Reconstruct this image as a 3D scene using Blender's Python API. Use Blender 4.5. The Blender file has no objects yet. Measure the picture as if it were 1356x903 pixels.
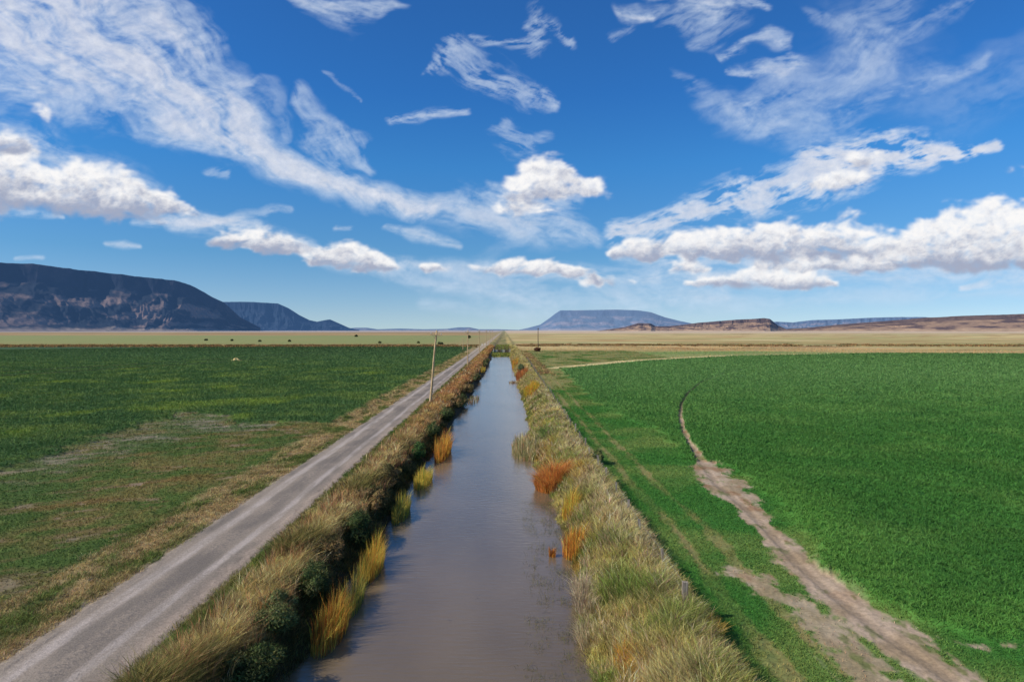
import bpy, math, numpy as np
rng = np.random.default_rng(7)
R = math.radians
sc = bpy.context.scene
col = sc.collection

# ------------------------------------------------------------------ survey
CAM_H, F, CX, HOR = 10.0, 904.0, 678.0, 437.0
def at(u, v, z=0.0):
    """world point at height z seen along a photo sight line (used once to survey the site)"""
    d = (CAM_H - z) * F / (v - HOR)
    return ((u - CX) / F * d, d)
KD = 0.011                      # the canal drifts 11 mm to the left per metre
def S(x, y): return x + KD * y  # distance across the canal corridor
def XS(s, y): return s - KD * y

# ------------------------------------------------------------------ noise
def _tab(seed):
    r = np.random.default_rng(seed)
    a = r.random(4096) * 2 * np.pi
    return np.cos(a), np.sin(a)
def perlin(x, y, seed=0):
    gx, gy = _tab(seed + 11)
    xi = np.floor(x).astype(np.int64); yi = np.floor(y).astype(np.int64)
    xf = x - xi; yf = y - yi
    def h(i, j): return ((i * 73856093) ^ (j * 19349663) ^ (seed * 83492791)) & 4095
    def g(i, j, dx, dy):
        k = h(i, j); return gx[k] * dx + gy[k] * dy
    u = xf * xf * xf * (xf * (xf * 6 - 15) + 10); v = yf * yf * yf * (yf * (yf * 6 - 15) + 10)
    a = g(xi, yi, xf, yf); b = g(xi + 1, yi, xf - 1, yf)
    c = g(xi, yi + 1, xf, yf - 1); d = g(xi + 1, yi + 1, xf - 1, yf - 1)
    return 1.5 * ((a * (1 - u) + b * u) * (1 - v) + (c * (1 - u) + d * u) * v)
def fbm(x, y, o=4, seed=0, gain=.5):
    t = 0; a = 1.; n = 0.
    for i in range(o):
        t = t + a * perlin(x * 2 ** i, y * 2 ** i, seed + i * 7); n += a; a *= gain
    return t / n ** .75
def ss(a, b, x):
    t = np.clip((x - a) / (b - a), 0, 1); return t * t * (3 - 2 * t)
def lin(c):
    c = np.asarray(c, float) / 255.
    return np.where(c <= .04045, c / 12.92, ((c + .055) / 1.055) ** 2.4)
KE = 0.78                       # how bright a unit albedo comes out in this light
def A(r, g, b): return lin((r, g, b)) / KE
def mix(a, b, t):
    t = np.asarray(t)[..., None]; return a * (1 - t) + b * t
def seg_dist(x, y, pts, logw=None):
    """distance to a polyline and the index-parameter of the nearest point"""
    best = np.full(x.shape, 1e9); par = np.zeros(x.shape)
    for i in range(len(pts) - 1):
        ax, ay = pts[i]; bx, by = pts[i + 1]
        dx, dy = bx - ax, by - ay
        t = np.clip(((x - ax) * dx + (y - ay) * dy) / (dx * dx + dy * dy), 0, 1)
        d = np.hypot(x - ax - t * dx, y - ay - t * dy)
        m = d < best; best = np.where(m, d, best); par = np.where(m, i + t, par)
    return best, par
def inside(x, y, poly):
    c = np.zeros(x.shape, bool); n = len(poly)
    for i in range(n):
        ax, ay = poly[i]; bx, by = poly[(i + 1) % n]
        if ay == by: continue
        m = ((ay > y) != (by > y)) & (x < (bx - ax) * (y - ay) / (by - ay) + ax)
        c ^= m
    return c
def sdf(x, y, poly):
    d, _ = seg_dist(x, y, list(poly) + [poly[0]])
    return np.where(inside(x, y, poly), d, -d)

# ------------------------------------------------------------------ terrain
WATER_Z = -1.1
def LE(y): return np.interp(y, [0, 21, 40, 81, 120, 160, 280, 330], [-6.7, -6.75, -6.7, -6.2, -5.7, -5.1, -4.9, -4.6]) + .35 * perlin(y / 5.0, y * 0 + .5, 71) + .18 * perlin(y / 1.4, y * 0 + .5, 72)
def RE(y): return np.interp(y, [0, 21, 38, 46, 52, 57, 62, 68, 76, 100, 121, 280, 330], [3.0, 3.1, 3.3, 3.2, 3.0, 2.3, 2.1, 2.3, 3.0, 3.1, 3.0, 2.3, 1.8]) + .3 * perlin(y / 4.0, y * 0 + .5, 73) + .16 * perlin(y / 1.3, y * 0 + .5, 74)
RL, RR = -15.25, -11.0           # road edges in the corridor
# survey polygons and lines
FIELD_L = [at(-900, 700), at(0, 618), at(60, 606), at(100, 590), at(150, 577), at(200, 562), at(232, 549), at(262, 546), at(300, 561), at(350, 562), at(440, 562), at(484, 552), at(560, 505), at(612, 468), at(618, 460), at(-2500, 460.)]
FIELD_R = [at(741, 488), at(786, 529), at(812, 546), at(868, 567), at(913, 609), at(975, 622), at(1010, 650), at(1050, 690), at(1090, 745), at(1130, 790), at(1190, 822), at(1260, 840), at(1400, 850), at(2600, 900), at(3200, 476), at(1700, 469.6), at(1356, 468.5), at(1150, 468), at(960, 472), at(840, 478.5)]
TRACK = [at(1060, 478), at(1008, 485), at(960, 495), at(930, 507), at(912, 520), at(903, 535), at(901, 550), at(905, 568), at(915, 588), at(930, 610), at(950, 640), at(985, 668), at(1020, 702), at(1055, 742), at(1106, 787), at(1172, 838), at(1256, 895), at(1400, 990)]
TRACK_W = np.array([.12, .2, .25, .28, .25, .24, .24, .26, .3, .4, .6, .65, .65, .7, .9, 1.0, .85, .9])
SECOND = [at(985, 760), at(1012, 775), at(1087, 817), at(1134, 870), at(1162, 897), at(1230, 980)]
THIRD = [at(1262, 850), at(1310, 853), at(1420, 858)]
BARE = [at(915, 617), at(945, 612), at(985, 640), at(1000, 668), at(960, 655), at(930, 640)]
EDGE_STRIP = [at(742, 487.0), at(840, 477.7), at(960, 471.3), at(1150, 467.4), at(1356, 468.0), at(1700, 469.2)]

SL_W = np.array([-60, -15.6, -15.2, -11, -10.2, -9.6])
def terrain(x, y):
    """height, albedo, and a crop mask (0 none, 1 alfalfa) of the ground"""
    s = S(x, y); r = np.hypot(x, y)
    le, re = LE(y), RE(y)
    # --- profile
    zl = np.interp(s, [-60, -16.2, -15.3, -11, -10.2, -9.4], [0, .0, -.03, -.03, .06, .16])
    tl = (s + 9.4) / (le + 9.4)
    zl2 = np.interp(tl, [0, .3, .6, .85, 1, 1.25, 1.6], [.12, .12, -.25, -.8, WATER_Z, -1.8, -2.2])
    tr = (7.6 - s) / (7.6 - re)
    zr2 = np.interp(tr, [0, .2, .45, .65, .85, 1, 1.15, 1.5], [0., .28, .36, .0, -.65, WATER_Z, -1.7, -2.2])
    zr = np.interp(s, [7.6, 9, 60], [0, -.06, -.05])
    mid = (le + re) / 2
    z = np.where(s < -9.4, zl, np.where(s < mid, zl2, np.where(s < 7.6, zr2, zr)))
    silt = ss(281, 287, y)
    z = np.where((s > -9) & (s < 7.4), np.maximum(z, z * (1 - silt) + silt * np.maximum(z, WATER_Z + .18)), z)
    fade = ss(25000, 5000, r)
    n1 = fbm(x / 2.2, y / 2.2, 4, 1); n2 = fbm(x / .35, y / .35, 3, 5)
    nb = fbm(x / 9, y / 9, 4, 9); nB = fbm(x / 40, y / 40, 4, 13)
    road = (s > RL - .1) & (s < RR + .1)
    near = ss(260, 80, r)
    # --- colour of open ground: plains
    nx = fbm(x / 160., y / 60., 5, 21); nx2 = fbm(x / 500., y / 130., 5, 25)
    pale = A(168, 144, 98); palegreen = A(130, 134, 80); tan = A(162, 136, 88); rust = A(138, 104, 66); olive = A(104, 104, 60)
    left = s < -3
    c = np.zeros(x.shape + (3,))
    # left plain
    cl = mix(palegreen[None], tan[None], ss(.15, .75, nx) * .7)
    cl = mix(cl, rust[None], ss(540, 470, y + 60 * nx) * ss(-.3, .4, nb + .5 * n1) * .75)
    cl = mix(cl, mix(tan[None], rust[None], ss(-.2, .4, nx2)), ss(1150, 1350, y))
    cl = mix(cl, olive[None], ss(1900, 2300, y) * ss(-.1, .5, nx) * .6)
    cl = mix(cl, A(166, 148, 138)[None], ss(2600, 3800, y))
    cl = mix(cl, A(150, 132, 90)[None], ss(-60, -20, s) * ss(380, 420, y) * .8)
    # right plain
    cr = mix(pale[None], palegreen[None], ss(-.3, .35, nx2) * .75)
    nx3 = fbm(x / 70., y / 22., 5, 27)
    cr = mix(cr, rust[None], ss(.0, .35, nx3 + .3 * nx) * ss(300, 380, y) * .85)
    cr = mix(cr, olive[None] * .6, ss(.18, .3, fbm(x / 90., y / 14., 4, 29)) * ss(330, 380, y) * ss(700, 480, y) * .85)
    cr = mix(cr, A(190, 172, 128)[None], ss(.1, .5, -nx) * ss(330, 420, y) * .7)
    gfar = inside(x, y, [at(706, 467), at(1000, 465.2), at(1150, 467), at(960, 471.2), at(840, 477.5), at(745, 486), at(722, 478)])
    cr = mix(cr, mix(A(104, 130, 70)[None], A(140, 140, 92)[None], ss(-.2, .5, nx)), gfar * .9)
    cr = mix(cr, A(192, 166, 112)[None], ss(.15, .4, fbm(x / 400., y / 90., 4, 28)) * ss(500, 700, y) * .8)
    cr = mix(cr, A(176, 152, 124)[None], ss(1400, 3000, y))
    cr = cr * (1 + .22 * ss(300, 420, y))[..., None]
    c = np.where(left[..., None], cl, cr)
    # --- near left of the road: thin weedy stubble
    weedy = mix(A(104, 100, 58)[None], A(76, 94, 46)[None], ss(-.35, .1, nb + .5 * n1 + .3 * nB))
    xa, ya = x * .82 + y * .57, -x * .57 + y * .82
    st = fbm(xa / 3.2 + .5 * n1, ya / 1.3, 5, 31, .6)
    st2 = fbm(xa / 12., ya / 3.2, 4, 33)
    weedy = mix(weedy, A(118, 98, 68)[None], ss(.0, .4, st) * .65)
    weedy = mix(weedy, A(118, 86, 54)[None], ss(.1, .4, st2) * .45)
    weedy = mix(weedy, A(134, 118, 102)[None], ss(.25, .65, st + .5 * st2) * .7)
    weedy = mix(weedy, A(60, 86, 44)[None], ss(.0, .45, -nB + .3 * nb) * .6)
    m = (s < -16) & (y < 385)
    c = np.where(m[..., None], weedy, c)
    sd_l = sdf(x, y, FIELD_L)
    wl = sd_l + (1.3 + y * .012) * (fbm(x / 5, y / 5, 4, 41) * 1.6 + fbm(xa / 2.2, ya / 1., 4, 42) * 1.3)
    crop_l = ss(-.5, .5, wl) * ss(-16.6, -17.6, s + .8 * nb)
    # bare pale fringe along the ragged crop edge
    fringe = ss(-9, .5, wl) * (1 - crop_l) * (s < -24) * (y < 140)
    c = mix(c, A(136, 124, 112)[None], fringe * (.1 + .65 * ss(-.2, .45, st + .5 * nb)))
    alf_l = mix(A(60, 86, 47)[None], A(84, 104, 52)[None], ss(-.2, .5, nb + .4 * n1))
    alf_l = mix(alf_l, A(104, 122, 48)[None], ss(.15, .6, fbm(x / 14., y / 20., 5, 45, .6)) * .8 * ss(50, 70, y) * ss(260, 140, y))
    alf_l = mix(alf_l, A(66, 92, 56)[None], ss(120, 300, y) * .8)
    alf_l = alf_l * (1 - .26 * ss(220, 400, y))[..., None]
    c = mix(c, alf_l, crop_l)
    # tan verge left of the road
    vw = 2.0 + .9 * perlin(y / 9., y * 0, 51) + .7 * nb
    verge_l = ss(-15.6 - vw - .9, -15.6 - vw + .3, s) * (s < -12)
    vt = mix(A(152, 134, 98)[None], A(96, 108, 58)[None], ss(.0, .35, fbm(x / 1.2, y / 5., 4, 55)) * .85)
    vt = mix(vt, A(112, 92, 68)[None], ss(-.05, .3, fbm(x / .7, y / 2.4, 4, 57)) * .6)
    vt = mix(vt, A(176, 150, 110)[None], ss(.05, .4, fbm(x / .5, y / 3.4, 4, 58)) * .6)
    c = mix(c, vt, verge_l * ss(2400, 900, y))
    rg = (s > RL - .2) & (s < RR + .2)
    c = np.where(rg[..., None], mix(A(140, 126, 110)[None], vt, ss(-.1, .3, n2 + .3 * n1) * .5), c)
    # left bank
    lb = (s >= RR) & (s < mid)
    cb = mix(A(134, 116, 76)[None], A(78, 90, 48)[None], ss(-.1, .35, n1 + .3 * nb))
    cb = mix(cb, A(66, 58, 42)[None], ss(.35, .9, tl))
    c = np.where(lb[..., None], cb, c)
    # right bank
    rb = (s >= mid) & (s < 6.9 + .3 * n1)
    cb = mix(A(138, 124, 74)[None], A(92, 104, 52)[None], ss(-.2, .3, n1))
    cb = mix(cb, A(80, 70, 52)[None], ss(.75, .95, tr))
    c = np.where(rb[..., None], cb, c)
    cor = (s > -16) & (s < 6.9)
    c = mix(c, mix(A(158, 138, 92)[None], A(112, 112, 64)[None], ss(-.1, .4, fbm(x / 6., y / 60., 4, 59))), cor * ss(330, 620, y) * .85)
    # right verge grass with the two wheel lines
    rv = (s >= 6.6 + .3 * n1) & (y < 330) & (s < 60)
    cv = mix(A(56, 104, 42)[None], A(92, 118, 58)[None], ss(-.2, .4, nb))
    cv = mix(cv, A(128, 122, 74)[None], ss(95, 150, y + 40 * nB) * ss(-.5, .1, nb) * .85)
    for sc_, w in ((8.35, .42), (10.0, .34)):
        dd = np.abs(s - sc_ - .35 * perlin(y / 14., y * 0, 61))
        cv = mix(cv, A(140, 122, 84)[None], ss(w, w * .3, dd + .45 * n1 + .2 * n2) * (.12 + .55 * ss(-.35, .35, nb + .4 * n1)))
    cv = mix(cv, A(78, 74, 50)[None], ss(7.3, 6.7, s) * .5)
    sd_r = sdf(x, y, FIELD_R)
    dt, pt = seg_dist(x, y, TRACK); d2, p2 = seg_dist(x, y, SECOND)
    stony = ss(.32, .6, fbm(x / 2.6, y / 6., 4, 65) + .25 * ss(4, 1, dt)) * ss(30, 24, y) * (s > 9.5) * ss(5, 2.5, dt) * .8
    cv = mix(cv, A(150, 132, 112)[None], stony * .8)
    c = np.where(rv[..., None], cv, c)
    wr = sd_r + (.6 + y * .006) * 1.5 * fbm(x / 3, y / 3, 4, 67)
    crop_r = ss(-.3, .5, wr)
    alf_r = mix(A(54, 100, 42)[None], A(70, 112, 50)[None], ss(-.3, .4, nb + .4 * nB))
    alf_r = mix(alf_r, A(76, 122, 52)[None], ss(5, .8, sd_r + 2 * nb) * ss(60, 40, y) * .7)
    ring = np.hypot(x - 118, y - 82)
    rows = perlin(ring / 5.5 + .3 * nb, ring * 0, 69)
    alf_r = alf_r * (1 + .10 * rows[..., None] + .09 * perlin(ring / 1.6, ring * 0, 70)[..., None])
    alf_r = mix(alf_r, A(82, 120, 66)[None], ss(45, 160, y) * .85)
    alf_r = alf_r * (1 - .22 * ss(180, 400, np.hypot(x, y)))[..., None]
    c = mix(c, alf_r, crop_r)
    # dirt tracks
    w = np.interp(pt, np.arange(len(TRACK)), TRACK_W)
    fe = fbm(x / 1.3, y / 2., 5, 81, .62); fe2 = fbm(x / .3, y / .45, 3, 82)
    tr1 = ss(w * 1.2, w * .75, dt + (.15 + .75 * w) * fe + .25 * w * fe2 * (w > .5))
    d3, _ = seg_dist(x, y, THIRD)
    bare = ss(.3, -.3, sdf(x, y, BARE) * -1 + .6 * nb + 1.6 * fe)
    tr2 = ss(.78, .4, np.minimum(d2, d3 + .8) + 1.2 * fbm(x / 1.2, y / 1.5, 5, 83, .64)) * .85
    dirt = mix(A(168, 148, 128)[None], A(146, 126, 102)[None], ss(-.3, .3, n1))
    dirt = mix(dirt, A(96, 104, 56)[None], ss(.2, .45, fbm(x / .8, y / 1.8, 4, 87, .6)) * .75)
    dirt = mix(dirt, A(128, 92, 62)[None], ss(.15, .45, fbm(x / 1.3, y / 2.2, 3, 85)) * ss(22, 30, y) * .6)
    groove = ss(.35, .1, dt) * ss(60, 45, y)
    dirt = mix(dirt, A(120, 104, 86)[None], groove * .35)
    tm = np.maximum(np.maximum(tr1, tr2), bare * .95)
    far_t = ss(75, 95, y)
    dirt = mix(dirt, A(60, 70, 40)[None], far_t * .8)
    c = mix(c, dirt, tm)
    es, _ = seg_dist(x, y, EDGE_STRIP)
    strip = ss(2.2, .9, es / (1 + y / 160.)) * (x > 4)
    c = mix(c, A(196, 178, 130)[None], strip * .9)
    rustb = ss(0, 1, ss(40, 10, np.abs(y - 235)) * ss(1.2, .4, np.abs(s - 9.3)))
    c = mix(c, A(156, 116, 82)[None], rustb * ss(-.1, .5, n1 + nb) * .45)
    # silted reach past the open water
    c = mix(c, mix(A(92, 104, 56)[None], A(136, 130, 76)[None], ss(-.2, .3, n1)), silt * (1 - .7 * ss(340, 600, y)) * ((s > le) & (s < re)))
    crop = np.clip(crop_l + crop_r * (1 - tm), 0, 1)
    # --- relief
    rough = .045 * n2 * near + .06 * n1 * near
    fld = (s < -17) | (s > 8.5)
    rough = rough * np.where(fld, .7, 1)
    rough = np.where(rg, .03 * n2 * near + .02 * n1, rough)
    wheat = crop * (.22 + (.15 * fbm(x / .9, y / .9, 4, 91, .6) + .08 * nb) * ss(380, 120, r) + .05 * rows * (s > 8))
    z = z + rough * fade + wheat - .05 * groove * tr1
    weeds = ss(.0, .35, -st) * (s < -16.5) * (y < 385) * (1 - crop_l)
    z = z + .09 * weeds * near
    return z, np.clip(c, 0.004, .9), crop, np.clip(1 - np.maximum(tm, stony * .7), 0, 1) * np.where(road, 0, 1), crop_l

# ------------------------------------------------------------------ mesh helpers
def mesh_from(name, v, faces, mat, parent=None, color=None, smooth=True, extra=None):
    """v (n,3); faces: list of (m,k) index arrays"""
    me = bpy.data.meshes.new(name)
    v = np.asarray(v, np.float32)
    me.vertices.add(len(v)); me.vertices.foreach_set('co', v.ravel())
    loops = np.concatenate([f.ravel() for f in faces]).astype(np.int32)
    tot = np.concatenate([np.full(len(f), f.shape[1], np.int32) for f in faces])
    start = np.concatenate([[0], np.cumsum(tot)[:-1]]).astype(np.int32)
    me.loops.add(len(loops)); me.loops.foreach_set('vertex_index', loops)
    me.polygons.add(len(tot)); me.polygons.foreach_set('loop_start', start); me.polygons.foreach_set('loop_total', tot)
    me.polygons.foreach_set('use_smooth', np.full(len(tot), smooth))
    me.update(calc_edges=True)
    if color is not None:
        a = me.color_attributes.new('tint', 'FLOAT_COLOR', 'POINT')
        cc = np.ones((len(v), 4), np.float32); cc[:, :3] = color; a.data.foreach_set('color', cc.ravel())
    for k, arr in (extra or {}).items():
        a = me.attributes.new(k, 'FLOAT', 'POINT'); a.data.foreach_set('value', np.asarray(arr, np.float32).ravel())
    me.materials.append(mat)
    o = bpy.data.objects.new(name, me); col.objects.link(o)
    if parent: o.parent = parent
    return o
def grid_faces(nr, nc, wrap=False):
    i = np.arange(nr - 1)[:, None]; j = np.arange(nc if wrap else nc - 1)[None]
    j2 = (j + 1) % nc
    return np.stack([i * nc + j, i * nc + j2, (i + 1) * nc + j2, (i + 1) * nc + j], -1).reshape(-1, 4)
def tag(o, label=None, cat=None, group=None, kind=None):
    if label: o['label'] = label
    if cat: o['category'] = cat
    if group: o['group'] = group
    if kind: o['kind'] = kind
    return o
def empty(name, loc=(0, 0, 0), rz=0):
    o = bpy.data.objects.new(name, None); col.objects.link(o); o.location = loc; o.rotation_euler = (0, 0, rz)
    o.empty_display_size = .2
    return o

# ------------------------------------------------------------------ materials
def new_mat(name):
    m = bpy.data.materials.new(name); m.use_nodes = True; nt = m.node_tree; nt.nodes.clear()
    return m, nt, nt.nodes, nt.links
def N(nodes, t, **k):
    n = nodes.new(t)
    for a, b in k.items(): setattr(n, a, b)
    return n
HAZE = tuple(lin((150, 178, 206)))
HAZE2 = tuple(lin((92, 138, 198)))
def tint_mat(name, fine=6., amp=.25, bump=.3, bdist=.05, haze=0., haze_attr=False, rough=1., second=None):
    m, nt, ns, L = new_mat(name)
    out = N(ns, 'ShaderNodeOutputMaterial'); p = N(ns, 'ShaderNodeBsdfPrincipled')
    p.inputs['Roughness'].default_value = rough; p.inputs['Specular IOR Level'].default_value = .12
    a = N(ns, 'ShaderNodeAttribute', attribute_name='tint')
    g = N(ns, 'ShaderNodeNewGeometry')
    no = N(ns, 'ShaderNodeTexNoise'); no.inputs['Scale'].default_value = fine; no.inputs['Detail'].default_value = 6; no.inputs['Roughness'].default_value = .65
    L.new(g.outputs['Position'], no.inputs['Vector'])
    mr = N(ns, 'ShaderNodeMapRange'); mr.inputs[1].default_value = .25; mr.inputs[2].default_value = .75
    mr.inputs[3].default_value = 1 - amp; mr.inputs[4].default_value = 1 + amp
    L.new(no.outputs['Fac'], mr.inputs[0])
    vm = N(ns, 'ShaderNodeVectorMath', operation='SCALE'); L.new(a.outputs['Color'], vm.inputs[0]); L.new(mr.outputs[0], vm.inputs['Scale'])
    L.new(vm.outputs[0], p.inputs['Base Color'])
    bp = N(ns, 'ShaderNodeBump'); bp.inputs['Strength'].default_value = bump; bp.inputs['Distance'].default_value = bdist
    L.new(no.outputs['Fac'], bp.inputs['Height']); L.new(bp.outputs[0], p.inputs['Normal'])
    last = p.outputs[0]
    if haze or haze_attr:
        e = N(ns, 'ShaderNodeEmission'); e.inputs[0].default_value = (*(HAZE if haze_attr else HAZE2 if haze < .4 else tuple(lin((122, 152, 192)))), 1)  # distance haze imitated by a bluish glow mixed into the surface
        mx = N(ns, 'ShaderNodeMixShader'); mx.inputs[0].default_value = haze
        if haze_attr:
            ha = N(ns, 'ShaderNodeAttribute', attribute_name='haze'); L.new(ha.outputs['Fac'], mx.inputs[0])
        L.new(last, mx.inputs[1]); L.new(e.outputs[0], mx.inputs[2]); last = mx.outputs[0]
    L.new(last, out.inputs[0])
    return m
def leaf_mat(name, transl=.3):
    m, nt, ns, L = new_mat(name)
    out = N(ns, 'ShaderNodeOutputMaterial'); a = N(ns, 'ShaderNodeAttribute', attribute_name='tint')
    g = N(ns, 'ShaderNodeNewGeometry'); no = N(ns, 'ShaderNodeTexNoise'); no.inputs['Scale'].default_value = 3.
    L.new(g.outputs['Position'], no.inputs['Vector'])
    mr = N(ns, 'ShaderNodeMapRange'); mr.inputs[1].default_value = .3; mr.inputs[2].default_value = .7; mr.inputs[3].default_value = .8; mr.inputs[4].default_value = 1.2
    L.new(no.outputs['Fac'], mr.inputs[0])
    vm = N(ns, 'ShaderNodeVectorMath', operation='SCALE'); L.new(a.outputs['Color'], vm.inputs[0]); L.new(mr.outputs[0], vm.inputs['Scale'])
    p = N(ns, 'ShaderNodeBsdfPrincipled'); p.inputs['Roughness'].default_value = .75; p.inputs['Specular IOR Level'].default_value = .15
    L.new(vm.outputs[0], p.inputs['Base Color'])
    t = N(ns, 'ShaderNodeBsdfTranslucent'); L.new(vm.outputs[0], t.inputs[0])
    mx = N(ns, 'ShaderNodeMixShader'); mx.inputs[0].default_value = transl
    L.new(p.outputs[0], mx.inputs[1]); L.new(t.outputs[0], mx.inputs[2]); L.new(mx.outputs[0], out.inputs[0])
    return m
def plain_mat(name, c1, c2, scale=(8, 8, 1), rough=.9, bump=.2):
    m, nt, ns, L = new_mat(name)
    out = N(ns, 'ShaderNodeOutputMaterial'); p = N(ns, 'ShaderNodeBsdfPrincipled'); p.inputs['Roughness'].default_value = rough
    tc = N(ns, 'ShaderNodeTexCoord'); mp = N(ns, 'ShaderNodeMapping'); mp.inputs['Scale'].default_value = scale
    no = N(ns, 'ShaderNodeTexNoise'); no.inputs['Scale'].default_value = 1.; no.inputs['Detail'].default_value = 5
    L.new(tc.outputs['Object'], mp.inputs[0]); L.new(mp.outputs[0], no.inputs['Vector'])
    r = N(ns, 'ShaderNodeValToRGB'); r.color_ramp.elements[0].position = .35; r.color_ramp.elements[1].position = .65
    r.color_ramp.elements[0].color = (*c1, 1); r.color_ramp.elements[1].color = (*c2, 1)
    L.new(no.outputs['Fac'], r.inputs[0]); L.new(r.outputs[0], p.inputs['Base Color'])
    bp = N(ns, 'ShaderNodeBump'); bp.inputs['Strength'].default_value = bump; bp.inputs['Distance'].default_value = .01
    L.new(no.outputs['Fac'], bp.inputs['Height']); L.new(bp.outputs[0], p.inputs['Normal']); L.new(p.outputs[0], out.inputs[0])
    return m
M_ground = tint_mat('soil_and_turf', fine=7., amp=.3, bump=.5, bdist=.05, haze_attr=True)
M_leaf = leaf_mat('leaf_blades', .25)
M_straw = leaf_mat('straw_blades', .35)
M_wood = plain_mat('weathered_wood', A(150, 122, 88), A(196, 170, 128), (14, 14, 1.2))
M_wood_dark = plain_mat('creosoted_wood', A(66, 52, 42), A(98, 80, 64), (14, 14, 1.2))
M_grey_wood = plain_mat('grey_wood', A(100, 90, 78), A(158, 146, 130), (18, 18, 2))
M_metal = plain_mat('galvanised_wire', (.25, .25, .26), (.35, .35, .35), rough=.5)
M_ceramic = plain_mat('insulator_glaze', (.45, .5, .5), (.6, .62, .6), rough=.25)
M_concrete = plain_mat('weathered_concrete', A(150, 146, 130), A(190, 184, 168), (1.5, 1.5, 1.5))
M_steel = plain_mat('rusty_steel', (.07, .05, .04), (.16, .11, .08), (3, 3, 3))

# ------------------------------------------------------------------ ground sheet
def build_ground():
    r = np.concatenate([np.linspace(2, 15, 12)[:-1], np.geomspace(15, 900, 780)[:-1], np.geomspace(900, 45000, 120)])
    a = np.concatenate([np.linspace(-180, -46, 50)[:-1], np.linspace(-46, 46, 1100)[:-1], np.linspace(46, 180, 50)[:-1]])
    RRr, AA = np.meshgrid(r, np.radians(a), indexing='ij')
    x = RRr * np.sin(AA); y = RRr * np.cos(AA)
    z, c, crop, _, _ = terrain(x.ravel(), y.ravel())
    rr = RRr.ravel()
    v = np.stack([x.ravel(), y.ravel(), z], -1)
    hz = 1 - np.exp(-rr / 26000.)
    nr, nc = x.shape
    f = grid_faces(nr, nc, True)[:, ::-1]
    v = np.vstack([v, [[0, 0, z[:nc].mean()]]]); c = np.vstack([c, c[:1]]); hz = np.append(hz, 0)
    tri = np.stack([np.arange(nc), np.full(nc, len(v) - 1), (np.arange(nc) + 1) % nc], -1)
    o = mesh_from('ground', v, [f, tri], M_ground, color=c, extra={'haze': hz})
    tag(o, 'flat farmland with green alfalfa fields, weedy stubble and tan verges', None, kind='structure')
build_ground()

# ------------------------------------------------------------------ road
def build_road():
    y = np.concatenate([np.linspace(-60, 12, 30)[:-1], np.geomspace(12, 400, 2200)[:-1], np.geomspace(400, 4000, 150)])
    s = np.linspace(RL - .25, RR + .25, 70)
    Y, Sg = np.meshgrid(y, s, indexing='ij')
    yy, s_ = Y.ravel(), Sg.ravel(); x = XS(s_, yy)
    t = (s_ - RL) / (RR - RL)
    n1 = fbm(x / 1.6, yy / 6., 4, 101); n2 = fbm(x / .14, yy / .14, 3, 105); n3 = fbm(s_ / .35, yy / 25., 3, 109)
    ne = fbm(x / .9, yy / 1.6, 5, 113, .6) * 1.5
    z = np.interp(t, [-.06, 0, .06, .28, .5, .72, .94, 1, 1.06], [-.16, -.035, .01, .025, .075, .025, .02, -.035, -.16])
    z = z + .012 * n1 + .006 * n2 + .03 * ne * ((t < .12) | (t > .88))
    base = mix(A(142, 130, 118)[None], A(122, 113, 104)[None], ss(-.2, .3, n1))
    base = mix(base, A(108, 100, 94)[None], ss(.22, .02, np.abs(t - .49 + .05 * n1)) * ss(-.1, .15, n2 + .3 * n1) * .8)
    wn = .05 * fbm(s_ * 0, yy / 14., 3, 117); ne2 = fbm(s_ / .5, yy / 3.5, 4, 119)
    rut = np.maximum(ss(.10, .02, np.abs(t - .25 - wn - .02 * ne2)), ss(.07, .02, np.abs(t - .70 - wn - .02 * ne2))) * (.6 + .8 * ss(-.3, .3, ne2))
    base = mix(base, A(172, 160, 152)[None], rut * .6)
    base = mix(base, A(162, 144, 130)[None], ss(.74, .98, t + .06 * ne) * .7)
    base = mix(base, A(158, 144, 128)[None], ss(.1, -.02, t) * .7)
    base = base * (1 + .10 * n3[:, None] + .20 * n2[:, None] * ss(90, 30, yy)[:, None])
    base = mix(base, A(176, 156, 124)[None], ss(180, 420, yy) * .5)
    m = tint_mat('gravel_road', fine=16., amp=.32, bump=.8, bdist=.04, haze_attr=True)
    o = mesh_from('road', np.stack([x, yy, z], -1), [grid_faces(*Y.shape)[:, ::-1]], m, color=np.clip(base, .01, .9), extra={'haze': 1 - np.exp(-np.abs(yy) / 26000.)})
    tag(o, 'straight grey gravel farm road running beside the canal', kind='structure')
build_road()

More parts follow.
